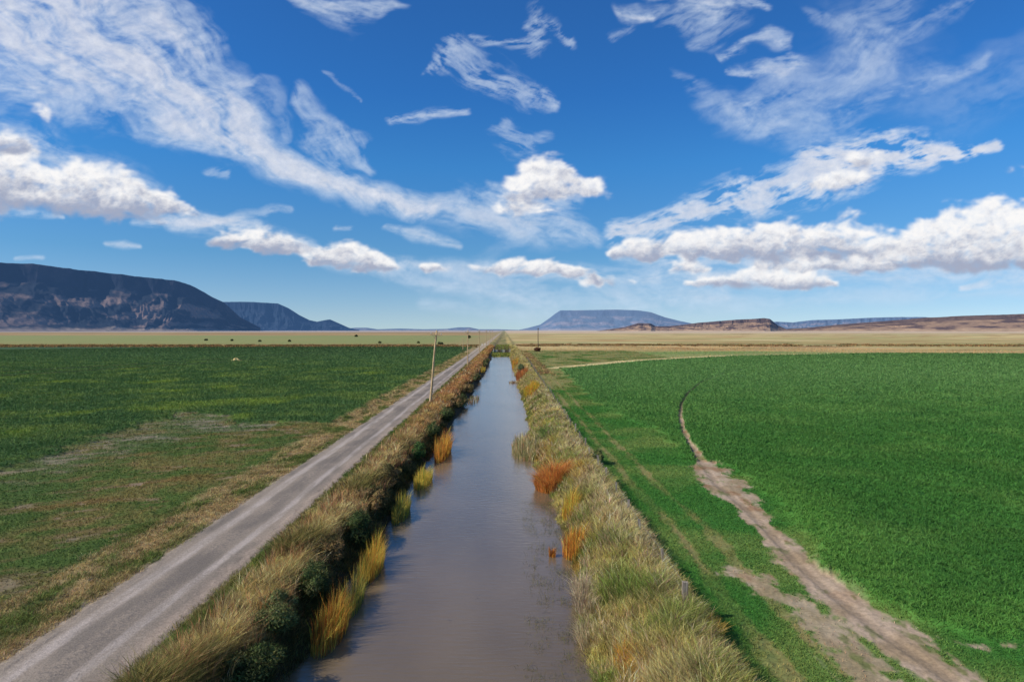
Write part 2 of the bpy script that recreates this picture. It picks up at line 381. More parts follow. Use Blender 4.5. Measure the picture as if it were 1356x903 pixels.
# ------------------------------------------------------------------ water
def build_water():
    m, nt, ns, L = new_mat('muddy_water')
    out = N(ns, 'ShaderNodeOutputMaterial'); p = N(ns, 'ShaderNodeBsdfPrincipled')
    p.inputs['Roughness'].default_value = .13; p.inputs['IOR'].default_value = 1.52
    g = N(ns, 'ShaderNodeNewGeometry')
    mp = N(ns, 'ShaderNodeMapping'); mp.inputs['Scale'].default_value = (.25, .12, 1); L.new(g.outputs['Position'], mp.inputs[0])
    n = N(ns, 'ShaderNodeTexNoise'); n.inputs['Scale'].default_value = 1.; n.inputs['Detail'].default_value = 6; L.new(mp.outputs[0], n.inputs['Vector'])
    r = N(ns, 'ShaderNodeValToRGB'); r.color_ramp.elements[0].position = .3; r.color_ramp.elements[1].position = .7
    r.color_ramp.elements[0].color = (*A(99, 86, 68), 1); r.color_ramp.elements[1].color = (*A(113, 98, 78), 1)
    L.new(n.outputs['Fac'], r.inputs[0])
    n2 = N(ns, 'ShaderNodeTexNoise'); n2.inputs['Scale'].default_value = 1.1; n2.inputs['Detail'].default_value = 7; n2.inputs['Roughness'].default_value = .7; L.new(g.outputs['Position'], n2.inputs['Vector'])
    r2 = N(ns, 'ShaderNodeValToRGB'); r2.color_ramp.elements[0].position = .64; r2.color_ramp.elements[1].position = .72
    r2.color_ramp.elements[0].color = (0, 0, 0, 1); r2.color_ramp.elements[1].color = (.55, .55, .55, 1)
    L.new(n2.outputs['Fac'], r2.inputs[0])
    mx = N(ns, 'ShaderNodeMix', data_type='RGBA'); L.new(r2.outputs[0], mx.inputs[0]); L.new(r.outputs[0], mx.inputs[6]); mx.inputs[7].default_value = (*A(74, 66, 56), 1)
    L.new(mx.outputs[2], p.inputs['Base Color'])
    mp2 = N(ns, 'ShaderNodeMapping'); mp2.inputs['Scale'].default_value = (1.4, 5.5, 1); mp2.inputs['Rotation'].default_value = (0, 0, .25); L.new(g.outputs['Position'], mp2.inputs[0])
    w = N(ns, 'ShaderNodeTexNoise'); w.inputs['Scale'].default_value = 1.; w.inputs['Detail'].default_value = 4; L.new(mp2.outputs[0], w.inputs['Vector'])
    mp3 = N(ns, 'ShaderNodeMapping'); mp3.inputs['Scale'].default_value = (.12, .05, 1); L.new(g.outputs['Position'], mp3.inputs[0])
    w3 = N(ns, 'ShaderNodeTexNoise'); w3.inputs['Detail'].default_value = 3; w3.inputs['Scale'].default_value = 1.; L.new(mp3.outputs[0], w3.inputs['Vector'])
    ml = N(ns, 'ShaderNodeMath', operation='MULTIPLY'); L.new(w.outputs['Fac'], ml.inputs[0]); L.new(w3.outputs['Fac'], ml.inputs[1])
    bp = N(ns, 'ShaderNodeBump'); bp.inputs['Strength'].default_value = .7; bp.inputs['Distance'].default_value = .045
    L.new(ml.outputs[0], bp.inputs['Height']); L.new(bp.outputs[0], p.inputs['Normal']); L.new(p.outputs[0], out.inputs[0])
    y = np.linspace(-40, 288, 120)
    v = []
    for q in y: v += [(XS(-8.2, q), q, WATER_Z), (XS(4.6, q), q, WATER_Z)]
    o = mesh_from('canal_water', np.array(v), [grid_faces(len(y), 2)[:, ::-1]], m)
    tag(o, 'still muddy brown irrigation canal water reflecting the sky', kind='structure')
build_water()

# ------------------------------------------------------------------ blades
def blades(px, py, pz, h, w, lx, ly, color, tipmul=1.15, arch=1.0):
    """curved tapering blades: 3 levels + tip; lx,ly = horizontal reach of the tip"""
    n = len(px)
    ang = rng.random(n) * np.pi
    wx, wy = np.cos(ang) * w / 2, np.sin(ang) * w / 2
    V = np.zeros((n, 5, 3), np.float32)
    m = .55
    bx, by = lx * m * m * arch, ly * m * m * arch
    V[:, 0] = np.stack([px - wx, py - wy, pz], -1); V[:, 1] = np.stack([px + wx, py + wy, pz], -1)
    V[:, 2] = np.stack([px + bx + wx * .8, py + by + wy * .8, pz + h * .68], -1)
    V[:, 3] = np.stack([px + bx - wx * .8, py + by - wy * .8, pz + h * .68], -1)
    V[:, 4] = np.stack([px + lx, py + ly, pz + h], -1)
    b = np.arange(n)[:, None] * 5
    q = b + np.array([[0, 1, 2, 3]]); t = b + np.array([[3, 2, 4]])
    C = np.repeat(color[:, None], 5, 1).astype(np.float32)
    C[:, 2:4] *= 1.0; C[:, 4] *= tipmul
    return V.reshape(-1, 3), q, t, C.reshape(-1, 3)
def blade_obj(name, parts, mat, parent=None, origin=None):
    off = 0; Vs, Q, T, Cs = [], [], [], []
    for V, q, t, C in parts:
        Vs.append(V); Q.append(q + off); T.append(t + off); Cs.append(C); off += len(V)
    V = np.vstack(Vs)
    if origin is not None: V = V - np.array(origin, np.float32)
    return mesh_from(name, V, [np.vstack(Q), np.vstack(T)], mat, parent, color=np.clip(np.vstack(Cs), .004, .9), smooth=False)
def jit(c, n, a=.22, b=.08):
    k = 1 + a * rng.standard_normal((n, 1)); return c * np.clip(k, .45, 1.7) * (1 + b * rng.standard_normal((n, 3)))

def sample_fan(n, r0, r1, a0, a1):
    r = r0 * (r1 / r0) ** rng.random(n); a = np.radians(a0 + (a1 - a0) * rng.random(n))
    return r * np.sin(a), r * np.cos(a), r
# --- crop and turf over the fields
def field_plants():
    for name, side, n, label in (('left_alfalfa_crop', -1, 640000, 'dark green alfalfa and weedy stubble covering the field left of the road'),
                                 ('right_alfalfa_crop', 1, 760000, 'dense bright green alfalfa covering the field right of the fence')):
        x, y, r = sample_fan(n, 16, 420, -44 if side < 0 else -2, 2 if side < 0 else 44)
        s = S(x, y)
        k = (s < -15.2) if side < 0 else (s > 6.75)
        x, y, r, s = x[k], y[k], r[k], s[k]
        z, c, crop, veg, cl = terrain(x, y)
        pale = c.mean(1) > .16
        keep = rng.random(len(x)) < np.where(pale, .22, 1) * veg
        x, y, r, s, z, c, crop = (q[keep] for q in (x, y, r, s, z, c, crop))
        n_ = len(x); lod = np.maximum(1, r / 26.)
        h = (.05 + .06 * crop + .04 * rng.random(n_)) * (.6 + .8 * rng.random(n_)) * lod ** .4
        w = .026 * lod ** .93 * (.5 + .9 * rng.random(n_))
        a = rng.random(n_) * 2 * np.pi; l = h * (.4 + 1.4 * rng.random(n_))
        parts = [blades(x, y, z - .02, h, w, np.cos(a) * l, np.sin(a) * l, jit(c * (np.array([1.58, 1.46, 1.40]) if side < 0 else np.array([1.52, 1.26, 1.30])), n_, .17, .05), 1.12)]
        o = blade_obj(name, parts, M_leaf); tag(o, label, 'crop', kind='stuff')
field_plants()

# --- bank grasses: tufts
def tufts(cx, cy, spread, h, nb, colfun, reach=.55, wind=(.25, .1), w0=.012, zoff=0.):
    """cx,cy tuft centres (arrays); h heights per tuft; nb blades per tuft"""
    n = len(cx)
    idx = np.repeat(np.arange(n), nb); m = len(idx)
    a = rng.random(m) * 2 * np.pi; rad = np.sqrt(rng.random(m)) * spread[idx]
    x = cx[idx] + np.cos(a) * rad; y = cy[idx] + np.sin(a) * rad
    z = terrain(x, y)[0]
    hh = h[idx] * (.55 + .6 * rng.random(m))
    l = hh * reach * (.35 + .9 * rng.random(m))
    a2 = a + 1.2 * rng.standard_normal(m)
    lod = np.maximum(1, np.hypot(x, y) / 24.)
    w = w0 * lod * (.6 + .8 * rng.random(m))
    c = colfun(idx, x, y)
    tv = (1 + .22 * rng.standard_normal(n))[idx][:, None]
    return blades(x, y, z - .03 + zoff, hh, w, np.cos(a2) * l + wind[0] * hh, np.sin(a2) * l + wind[1] * hh, jit(c * np.clip(tv, .5, 1.6), m, .42, .09), 1.25)
STRAW, GOLD, RUSTY, OLIVE, GREEN, DKGREEN, RED = A(196, 170, 112), A(186, 146, 84), A(176, 112, 72), A(120, 112, 64), A(88, 108, 50), A(52, 66, 36), A(168, 104, 84)
def left_bank():
    n = 9000
    y = 15 * (420 / 15) ** rng.random(n) ** 1.0; s = -10.6 + 3.9 * rng.random(n)
    x = XS(s, y)
    nb = fbm(x / 2.5, y / 4., 3, 131); nc = fbm(x / 4., y / 14., 3, 135)
    le = LE(y); t = (s + 10.6) / (le + 10.6)
    hgt = (.18 + .46 * ss(.12, .36, t + .15 * nb)) * (.6 + .8 * rng.random(n)) * (1 - .62 * ss(.5, .75, t + .1 * nb))
    hgt *= 1 + .8 * nb
    sp = .16 + .16 * rng.random(n) + np.minimum(y, 200) / 700.
    far = ss(45, 110, y)
    cc = mix(STRAW[None] * 1.1, OLIVE[None], ss(-.05, .35, nb))
    cc = mix(cc, GOLD[None], ss(.0, .4, nc) * .7)
    cc = mix(cc, mix(RUSTY[None], GOLD[None], ss(0, .4, nb)), far * .8)
    cc = mix(cc, RED[None], (rng.random(n) < .05) * .8)
    cc = mix(cc, GREEN[None], (ss(.30, .12, t) * ss(-.4, .1, nc) * .85))
    cc = mix(cc, DKGREEN[None], ss(.55, .8, t + .2 * nb) * .85)
    k = s < le - .1
    x, y, sp, hgt, cc = x[k], y[k], sp[k], hgt[k], cc[k]
    nbl = np.clip((44 * 22 / np.maximum(y, 22)) + 18, 20, 60).astype(int)
    P = tufts(x, y, sp, hgt, nbl, lambda i, a, b: cc[i], reach=.85, wind=(.16, .05), w0=.017)
    n = 1500                                             # taller dry weed stalks standing through the grass
    y = 15 * (260 / 15) ** rng.random(n); t = .15 + .6 * rng.random(n); s = -10.6 + (LE(y) + 10.6) * t; x = XS(s, y)
    c2 = np.array([A(150, 118, 84), A(170, 126, 84), A(112, 96, 66), A(190, 164, 118)])[rng.integers(0, 4, n)]
    P2 = tufts(x, y, .10 + y / 900., .55 + .5 * rng.random(n), 12, lambda i, a, b: c2[i], reach=.45, wind=(.05, .02), w0=.022)
    o = blade_obj('left_bank_grass', [P, P2], M_straw); tag(o, 'tall windblown straw and rust coloured grass between the gravel road and the canal', 'grass', kind='stuff')
left_bank()
def right_bank():
    n = 9500
    y = 15 * (420 / 15) ** rng.random(n); t = rng.random(n)
    re = RE(y); s = re - .1 + (6.75 - re + .1) * t; x = XS(s, y)
    nb = fbm(x / 2.2, y / 3., 3, 141); nc = fbm(x / 3.5, y / 12., 3, 145)
    hgt = (.40 + .42 * rng.random(n)) * (1 + .6 * nb) * (1 - .45 * ss(.72, .95, t)) * (.45 + .55 * ss(.08, .3, t))
    sp = .16 + .14 * rng.random(n) + np.minimum(y, 200) / 700.
    cc = mix(A(178, 162, 98)[None], A(116, 128, 62)[None], ss(-.15, .3, nb))
    cc = mix(cc, A(190, 168, 118)[None], ss(.1, .5, nc + .6 * (t - .5)))
    cc = mix(cc, A(84, 110, 50)[None], ss(.05, .4, -nc) * ss(.8, .4, t) * .8)
    cc = mix(cc, A(194, 148, 76)[None], ss(.25, .5, fbm(x / 2, y / 6, 3, 149)) * .6)
    cc = mix(cc, A(178, 150, 122)[None], (rng.random(n) < .12) * .8); cc = mix(cc, A(96, 84, 60)[None], (rng.random(n) < .08) * .8); cc = cc * 1.12
    far = ss(90, 160, y)
    cc = mix(cc, A(186, 160, 100)[None], far * .6)
    nbl = np.clip((44 * 22 / np.maximum(y, 22)) + 18, 20, 60).astype(int)
    P = tufts(x, y, sp, hgt, nbl, lambda i, a, b: cc[i], reach=.8, wind=(.08, .03), w0=.017)
    n = 2200                                             # taller dry weed stalks and pale seed plumes
    y = 15 * (260 / 15) ** rng.random(n); re = RE(y); t = .1 + .85 * rng.random(n); s = re + (6.5 - re) * t; x = XS(s, y)
    c2 = np.array([A(186, 158, 130), A(168, 140, 108), A(206, 188, 132), A(150, 128, 84), A(112, 104, 62)])[rng.integers(0, 5, n)]
    P2 = tufts(x, y, .10 + y / 900., .45 + .45 * rng.random(n), 12, lambda i, a, b: c2[i], reach=.5, wind=(.04, .02), w0=.022)
    o = blade_obj('right_bank_grass', [P, P2], M_straw); tag(o, 'tall yellow green grass on the bank between the canal and the fence', 'grass', kind='stuff')
right_bank()
def verge():
    n = 5200
    y = 15 * (300 / 15) ** rng.random(n); s = -15.35 - 2.9 * rng.random(n) ** 1.2; x = XS(s, y)
    nb = fbm(x / 1.2, y / 5., 4, 55)
    hgt = (.08 + .14 * rng.random(n)) * (1 + .5 * nb)
    cc = mix(A(168, 146, 102)[None], A(100, 112, 58)[None], ss(-.05, .3, nb))
    sp = .2 + .2 * rng.random(n) + y / 500.
    P = tufts(x, y, sp, hgt, 28, lambda i, a, b: cc[i], reach=1.2, w0=.014)
    n = 1800
    y = 15 * (200 / 15) ** rng.random(n); s = -11.05 + .7 * rng.random(n); x = XS(s, y)
    nb = fbm(x / 1.2, y / 4., 4, 56)
    cc2 = mix(A(120, 116, 68)[None], A(84, 108, 50)[None], ss(-.2, .3, nb))
    P2 = tufts(x, y, .15 + .15 * rng.random(n) + y / 600., (.06 + .16 * rng.random(n)), 28, lambda i, a, b: cc2[i], reach=1., w0=.013)
    o = blade_obj('verge_grass', [P, P2], M_straw); tag(o, 'short dry grass fringing both edges of the gravel road', 'grass', kind='stuff')
verge()
def far_scrub():
    P = []
    n = 5200
    x = -10 + 600 * rng.random(n); y = 446 + 22 * perlin(x / 120., x * 0, 30) + 13 * rng.standard_normal(n)
    k = (fbm(x / 60., y / 14., 4, 29) > -.08) & (S(x, y) > 9); x, y = x[k], y[k]; n = len(x)
    cc = mix(A(116, 104, 66)[None], A(150, 114, 76)[None], rng.random(n))
    P.append(tufts(x, y, np.full(n, 1.6), .35 + .45 * rng.random(n), 14, lambda i, a, b: cc[i], w0=.03))
    n = 2600
    y = 392 + 60 * rng.random(n); x = -420 + 400 * rng.random(n); k = S(x, y) < -17; x, y = x[k], y[k]; n = len(x)
    c3 = mix(A(150, 112, 74)[None], A(98, 90, 54)[None], rng.random(n))
    P.append(tufts(x, y, np.full(n, 1.3), .45 + .4 * rng.random(n), 16, lambda i, a, b: c3[i], w0=.03))
    n = 900                                            # growth choking the canal past the open water
    y = 283 + 200 * rng.random(n); s = -5 + 7.5 * rng.random(n); x = XS(s, y)
    c4 = mix(A(92, 112, 54)[None], A(140, 132, 66)[None], rng.random(n))
    P.append(tufts(x, y, np.full(n, .8), .4 + .4 * rng.random(n), 20, lambda i, a, b: c4[i], w0=.02))
    n = 260                                            # reddish weeds right of the fence far down the canal
    y = 150 + 170 * rng.random(n); s = 7.6 + 3.2 * rng.random(n); x = XS(s, y)
    c5 = mix(A(164, 126, 90)[None], A(150, 136, 86)[None], rng.random(n))
    P.append(tufts(x, y, np.full(n, .5), .3 + .3 * rng.random(n), 20, lambda i, a, b: c5[i], w0=.014))
    o = blade_obj('distant_scrub', P, M_straw); tag(o, 'low rust and olive scrub scattered over the far plain', 'scrub', kind='stuff')
far_scrub()
def water_weed():
    n = 1300
    y = 20 + 24 * rng.random(n); s = RE(y) + .1 - 2.3 * rng.random(n) ** 1.5
    n1 = fbm(s / .8, y / 1.6, 3, 151); k = n1 > -.05; y, s = y[k], s[k]; n = len(y); x = XS(s, y)
    m = 6; idx = np.repeat(np.arange(n), m); k = len(idx)
    X = x[idx] + .14 * rng.standard_normal(k); Y = y[idx] + .14 * rng.standard_normal(k)
    h = .03 + .28 * rng.random(k) ** 3; a = rng.random(k) * 2 * np.pi; l = .15 + .25 * rng.random(k)
    c = jit(mix(A(122, 112, 70)[None], A(86, 92, 54)[None], rng.random(k)), k)
    P = blades(X, Y, np.full(k, WATER_Z - .01), h, np.full(k, .010), np.cos(a) * l, np.sin(a) * l, c)
    n = 120                                              # a few loose stalks out from the left bank
    o = blade_obj('water_weed', [P], M_straw); tag(o, 'sparse olive water weed breaking the surface beside the right bank', 'weed', kind='stuff')
water_weed()

# ------------------------------------------------------------------ individual clumps
def reed_clump(name, label, cat, u, v, rad, h, n, cols, group=None, reach=.25, wind=(.12, .05), heads=0, rady=None, z0=WATER_Z, w0=.016):
    x0, y0 = at(u, v, z0)
    x0 += .1 if group == G1 else -.05
    rady = rady or rad
    root = empty(name, (x0, y0, z0)); tag(root, label, cat, group)
    a = rng.random(n) * 2 * np.pi; r_ = np.sqrt(rng.random(n))
    x = x0 + np.cos(a) * r_ * rad; y = y0 + np.sin(a) * r_ * rady
    z = np.maximum(terrain(x, y)[0], z0) - .03
    hh = h * (.35 + .75 * rng.random(n)) * (1 - .25 * r_) * np.clip(1 + .8 * fbm(x * 1.6 + u, y * 1.1, 2, 163), .4, 1.5); lod = max(1, y0 / 28.)
    l = hh * reach * (.3 + 1.2 * rng.random(n)); a2 = a + .9 * rng.standard_normal(n)
    ci = rng.integers(0, len(cols), n); c = np.array(cols)[ci]
    nz = fbm(x * 2.5, y * 2.5, 2, 161); c = c * (1 + .35 * nz[:, None])
    P = blades(x, y, z, hh, w0 * lod * (.6 + .8 * rng.random(n)), np.cos(a2) * l + wind[0] * hh, np.sin(a2) * l + wind[1] * hh, jit(c, n, .2, .07), 1.1)
    blade_obj('leaves', [P], M_straw, root, (x0, y0, z0))
    if heads:
        # brown seed heads: small spindles on thin stalks
        V, Fq = [], []; Cc = []
        for i in range(heads):
            k = rng.integers(0, n); bx, by, bz = x[k] - x0, y[k] - y0, z[k] - z0
            H = h * (.75 + .3 * rng.random()); lx, ly = .1 * H * rng.standard_normal(2)
            prof = [(0, .006), (H * .72, .006), (H * .73, .016), (H * .84, .018), (H * .86, .005), (H * .95, .003)]
            b = len(V)
            for zz, rr in prof:
                for q in range(5):
                    V.append((bx + lx * (zz / H) ** 2 + rr * lod * math.cos(q * 1.2566), by + ly * (zz / H) ** 2 + rr * lod * math.sin(q * 1.2566), bz + zz))
                    Cc.append(A(110, 72, 44) if rr > .01 else A(150, 132, 80))
            for p in range(len(prof) - 1):
                for q in range(5): Fq.append((b + p * 5 + q, b + p * 5 + (q + 1) % 5, b + (p + 1) * 5 + (q + 1) % 5, b + (p + 1) * 5 + q))
        mesh_from('seed_heads', np.array(V), [np.array(Fq)], M_straw, root, color=np.array(Cc))
    return root
OR, YL, YG, BR, PL, GR = A(204, 134, 58), A(210, 176, 80), A(148, 152, 62), A(140, 90, 46), A(196, 182, 142), A(104, 112, 66)
G1 = 'cattail stands at the foot of the left bank'
for lab, u, v, rad, ry, h, n, cols, hd in (
    ('rust and gold cattails at the left water edge, nearest the bottom of the picture', 432, 846, .5, 1.0, 1.4, 900, [OR, BR, BR, YL, YG], 16),
    ('slender yellow green cattail tuft standing out in the shadow on the left water edge', 462, 806, .35, .8, 1.3, 480, [YG, YL, GR], 8),
    ('dense golden cattail stand with a sharp upright edge on the left water side', 488, 758, .45, 1.1, 1.5, 900, [YL, OR, YG, YL], 16),
    ('low dull yellow cattails tucked under the dark shrubs on the left water edge', 528, 684, .45, 1.2, 1.2, 600, [YG, YL, GR], 6),
    ('short bright yellow green cattails jutting into the water halfway along the left bank', 558, 640, .6, 1.4, 1.1, 700, [YG, YL, YL], 8),
    ('tall orange cattail stand at the left water edge below the nearest power pole', 585, 602, .6, 2.4, 1.9, 1000, [OR, OR, YL, BR], 14),
    ('pale thin reeds leaning into the water past the left orange stand', 626, 530, .9, 3.4, .7, 150, [BR, GR, PL, GR], 0),
    ('distant yellow ochre cattails at the left water edge by a bulge of the bank', 639, 493, .5, 5, 1.2, 260, [YL, OR, YG], 0)):
    reed_clump('cattail_stand', lab, 'cattails', u, v, rad, h, int(n * 1.25), cols, G1, rady=ry * 1.75, w0=.012)
G2 = 'reed and sedge clumps at the foot of the right bank'
for nm, lab, cat, u, v, rad, ry, h, n, cols, rch in (
    ('sedge_clump', 'large bright orange sedge mound at the right water edge', 'sedge', 731, 648, 1.1, 1.5, 1.5, 3600, [OR, A(190, 124, 66), A(160, 96, 56), A(206, 160, 92)], .85),
    ('cattail_stand', 'yellow green and orange cattails directly below the large orange mound', 'cattails', 757, 692, .5, 1.1, 1.3, 820, [YG, YL, OR], .25),
    ('cattail_stand', 'burnt orange cattail stand halfway down the right water edge', 'cattails', 763, 737, .6, .9, 1.3, 900, [OR, BR, YL, OR], .3),
    ('reed_tuft', 'small isolated rusty reed tuft standing in the water off the right bank', 'reeds', 733, 738, .16, .2, .6, 130, [OR, BR], .3),
    ('dead_reeds', 'collapsed pinkish grey dead reeds spilling down the right bank', 'reeds', 776, 805, .4, 1.5, 1.1, 1100, [A(178, 158, 136), A(150, 132, 112), PL], .8),
    ('dead_reeds', 'bleached grey stalks hanging over a dark hollow at the bottom of the right bank', 'reeds', 786, 855, .5, .9, 1.0, 900, [A(188, 168, 134), A(148, 132, 98), PL], .9),
    ('sedge_clump', 'low orange tuft at the very bottom of the right bank', 'sedge', 832, 905, .35, .4, .6, 420, [OR, YL], .6),
    ('reed_bed', 'wide pale green reed bed bulging into the canal above the orange mound', 'reeds', 700, 596, 1.5, 6.0, 1.1, 2200, [PL, GR, A(150, 146, 96), A(178, 140, 100)], .35),
    ('cattail_stand', 'golden yellow round cattail clump at the right water edge beyond the reed bed', 'cattails', 704, 527, 1.2, 6.0, 1.6, 1300, [A(206, 164, 50), A(150, 150, 52), OR], .3),
    ('sedge_clump', 'distant burnt orange sedge patch on the right water edge', 'sedge', 691, 503, 1.2, 8.0, 1.9, 1300, [A(184, 118, 66), A(168, 106, 66), BR], .3),
    ('reed_tuft', 'thin line of pale stalks standing in the water by the far orange patch', 'reeds', 688, 507, 2.2, 1.2, .7, 200, [PL, BR], .2),
    ('sedge_clump', 'farthest reddish orange sedge patch where the open water ends on the right', 'sedge', 682, 485, .9, 14.0, 1.9, 900, [A(184, 112, 62), OR, YG], .3)):
    reed_clump(nm, lab, cat, u, v, rad, h, n, cols, G2, reach=rch, rady=ry)

# ------------------------------------------------------------------ shrubs
def shrub(label, s, y, rx, ry, h, cols, name='shrub', group=None, n=1500, z0=None, x=None, cat='shrub', leafs=.05):
    x0 = XS(s, y) if x is None else x
    zb = float(terrain(np.array([x0]), np.array([y]))[0][0]) if z0 is None else z0
    root = empty(name, (x0, y, zb)); tag(root, label, cat, group)
    k = 26                                            # twig clusters through the crown
    ca = rng.random(k) * 2 * np.pi; cr = np.sqrt(rng.random(k)) * .8; cz = .2 + .72 * rng.random(k)
    fall = np.sqrt(np.clip(1.08 - cz ** 2, .1, 1))
    C0 = np.stack([np.cos(ca) * cr * rx * fall, np.sin(ca) * cr * ry * fall, cz * h], -1)
    idx = rng.integers(0, k, n); d = rng.standard_normal((n, 3)); d /= np.linalg.norm(d, axis=1)[:, None]
    rad = (.2 + .16 * rng.random(k))[idx] * (.55 + .55 * rng.random(n))
    P = C0[idx] + d * rad[:, None] * np.array([rx, ry, h * .8]) * 1.1
    P[:, 2] = np.maximum(P[:, 2], .02)
    lod = max(1, y / 28.)
    sz = leafs * lod ** .8 * (.6 + .8 * rng.random(n))
    t1 = rng.standard_normal((n, 3)); t1 /= np.linalg.norm(t1, axis=1)[:, None]
    t2 = np.cross(t1, d); t2 /= np.linalg.norm(t2, axis=1)[:, None] + 1e-6
    V = np.stack([P - t1 * sz[:, None], P + t2 * sz[:, None] * .35, P + t1 * sz[:, None], P - t2 * sz[:, None] * .35], 1).reshape(-1, 3)
    cc = jit(np.array(cols)[rng.integers(0, len(cols), k)][idx], n, .22, .08)
    mesh_from('foliage', V, [np.arange(4 * n).reshape(-1, 4)], M_leaf, root, color=np.clip(np.repeat(cc, 4, 0), .004, .9), smooth=False)
    Vs, Fs = [], []
    for c in C0[::2]:
        b = len(Vs); p0 = np.array([c[0] * .1, c[1] * .1, -.05]); r0 = .012 * lod ** .5
        for tt, rr in ((0, r0 * 1.4), (.5, r0), (1, r0 * .5)):
            p = p0 + (c - p0) * tt + np.array([0, 0, .1 * h * math.sin(tt * 3.14)])
            for q in range(4): Vs.append(p + rr * np.array([math.cos(q * 1.571), math.sin(q * 1.571), 0]))
        for p in range(2):
            for q in range(4): Fs.append((b + p * 4 + q, b + p * 4 + (q + 1) % 4, b + (p + 1) * 4 + (q + 1) % 4, b + (p + 1) * 4 + q))
    mesh_from('stems', np.array(Vs), [np.array(Fs)], M_wood_dark, root)
    return root
SG = [A(78, 92, 52), A(104, 108, 66), A(62, 74, 42)]; SG2 = [A(110, 114, 70), A(86, 98, 58)]
SB = [A(136, 112, 74), A(110, 98, 62), A(84, 80, 50)]
G3 = 'shrubs on the canal face of the left bank'
for lab, s, y, rx, ry, h, cols, n in (
    ('dark green shrub filling the bottom corner of the left bank beside the water', -7.7, 20.5, 1.15, 1.38, 1.21, SG, 7980),
    ('olive green shrub on the left bank beside the nearest rust and gold cattails', -7.9, 23.3, 1.03, 1.62, 1.16, SG2, 7220),
    ('dark leafy shrub on the left bank behind the slender yellow green cattail tuft', -7.7, 26.4, 0.98, 1.75, 1.26, SG, 6840),
    ('brown seeding bush on the left bank beside the dense golden cattail stand', -7.9, 30.0, 1.03, 2.00, 1.21, SB, 6460),
    ('dark shrub just beyond the dense golden cattail stand on the left bank', -7.6, 34.3, 0.98, 2.25, 1.16, SG, 6080),
    ('brownish bush overhanging the low dull yellow cattails on the left bank', -7.6, 39.5, 0.98, 2.75, 1.21, SB, 5700),
    ('round tan topped bush on the left bank before the yellow green cattails', -7.9, 45.5, 1.03, 2.75, 1.26, SB, 4940),
    ('bright green shrub on the left bank beside the tall orange cattail stand', -7.3, 57, .8, 2.6, 1.3, [A(76, 104, 56), A(60, 88, 44)], 2600),
    ('dark shrub on the left bank just past the tall orange cattail stand', -7.2, 68, .9, 4, 1.4, SG, 2400),
    ('dark green shrub between the nearest power pole and the water', -7.0, 82, 1.0, 5, 1.5, SG, 2400),
    ('blackish bush bulging into the water beside the pale thin reeds', -6.2, 98, 1.1, 6, 1.6, SB + SG, 2400),
    ('brown bush on the left bank beyond the pale thin reeds', -6.4, 118, 1.2, 8, 1.6, SB, 2200),
    ('dark far shrub on the left bank before the distant ochre cattails', -6.1, 146, 1.2, 10, 1.7, SG + SB, 2000),
    ('farthest dark bush on the left bank where the open water ends', -5.9, 215, 1.2, 22, 1.8, SG + SB, 2400)):
    shrub(lab, s, y, rx * .9, ry, h * .8, cols, group=G3, n=n)
shrub('small grey green shrub growing alone on the far right bank', 3.9, 160, 1.0, 3, 2.2, [A(84, 98, 62), A(104, 112, 76)], n=1200)
shrub('dark shrub in the shade of the right fence beyond the large orange mound', 7.0, 51, .45, 1.2, .75, SG, n=1500)
shrub('low rust coloured bush at the foot of the dark power pole', 0, 322, 1.9, 1.9, 1.7, [A(110, 70, 50), A(88, 64, 48)], x=12.2, n=900)
for lab, u, v, w, h in (
    ('spreading dark bush far out beside the top of the nearest power pole', 583, 457, 4.4, 2.6),
    ('black round bush on the far plain just left of the second power pole', 621.5, 448, 3.6, 4.4),
    ('small dark bush on the pale green plain, leftmost of the far row', 273, 451, 3.0, 1.8),
    ('small dark bush on the pale green plain, second from the left in the far row', 307, 451.5, 2.2, 1.6),
    ('small dark bush on the pale green plain, third from the left in the far row', 344, 452.5, 2.2, 1.6),
    ('small dark bush on the pale green plain, fourth from the left in the far row', 383, 452.5, 2.2, 1.7),
    ('tiny dark bush on the far plain below the end of the left mesa', 472, 446, 4.4, 3.6),
    ('tiny dark bush on the plain midway between mesa end and nearest pole', 503, 454.5, 1.6, 1.5),
    ('tiny dark bush on the plain just left of the nearest power pole', 554, 454.5, 1.6, 1.3)):
    x0, y0 = at(u, v)
    shrub(lab, 0, y0, w * .5, w * .4, h * .62, [A(84, 92, 62), A(98, 100, 70)], name='bush', x=x0, z0=0., n=420, cat='bush', leafs=.08, group='lone bushes scattered on the far plain')
# pale heap in the left field
def heap():
    x0, y0 = at(312, 478.5)
    nr, nc = 14, 30; V = []
    for i in range(nr):
        for j in range(nc):
            a = j / nc * 2 * math.pi; r_ = i / (nr - 1)
            k = 1 + .25 * math.sin(3 * a + 1) + .12 * math.sin(7 * a)
            V.append((math.cos(a) * r_ * 1.7 * k, math.sin(a) * r_ * 1.0 * k, .95 * (1 - r_) ** .8 * (1 + .2 * math.sin(5 * a + 6 * r_)) + .1))
    o = mesh_from('dirt_mound', np.array(V), [grid_faces(nr, nc, True)], plain_mat('pale_soil', A(178, 156, 100), A(206, 184, 130), (3, 3, 3)))
    o.location = (x0, y0, 0); tag(o, 'small pale earth mound alone in the green field on the left', 'mound')
heap()

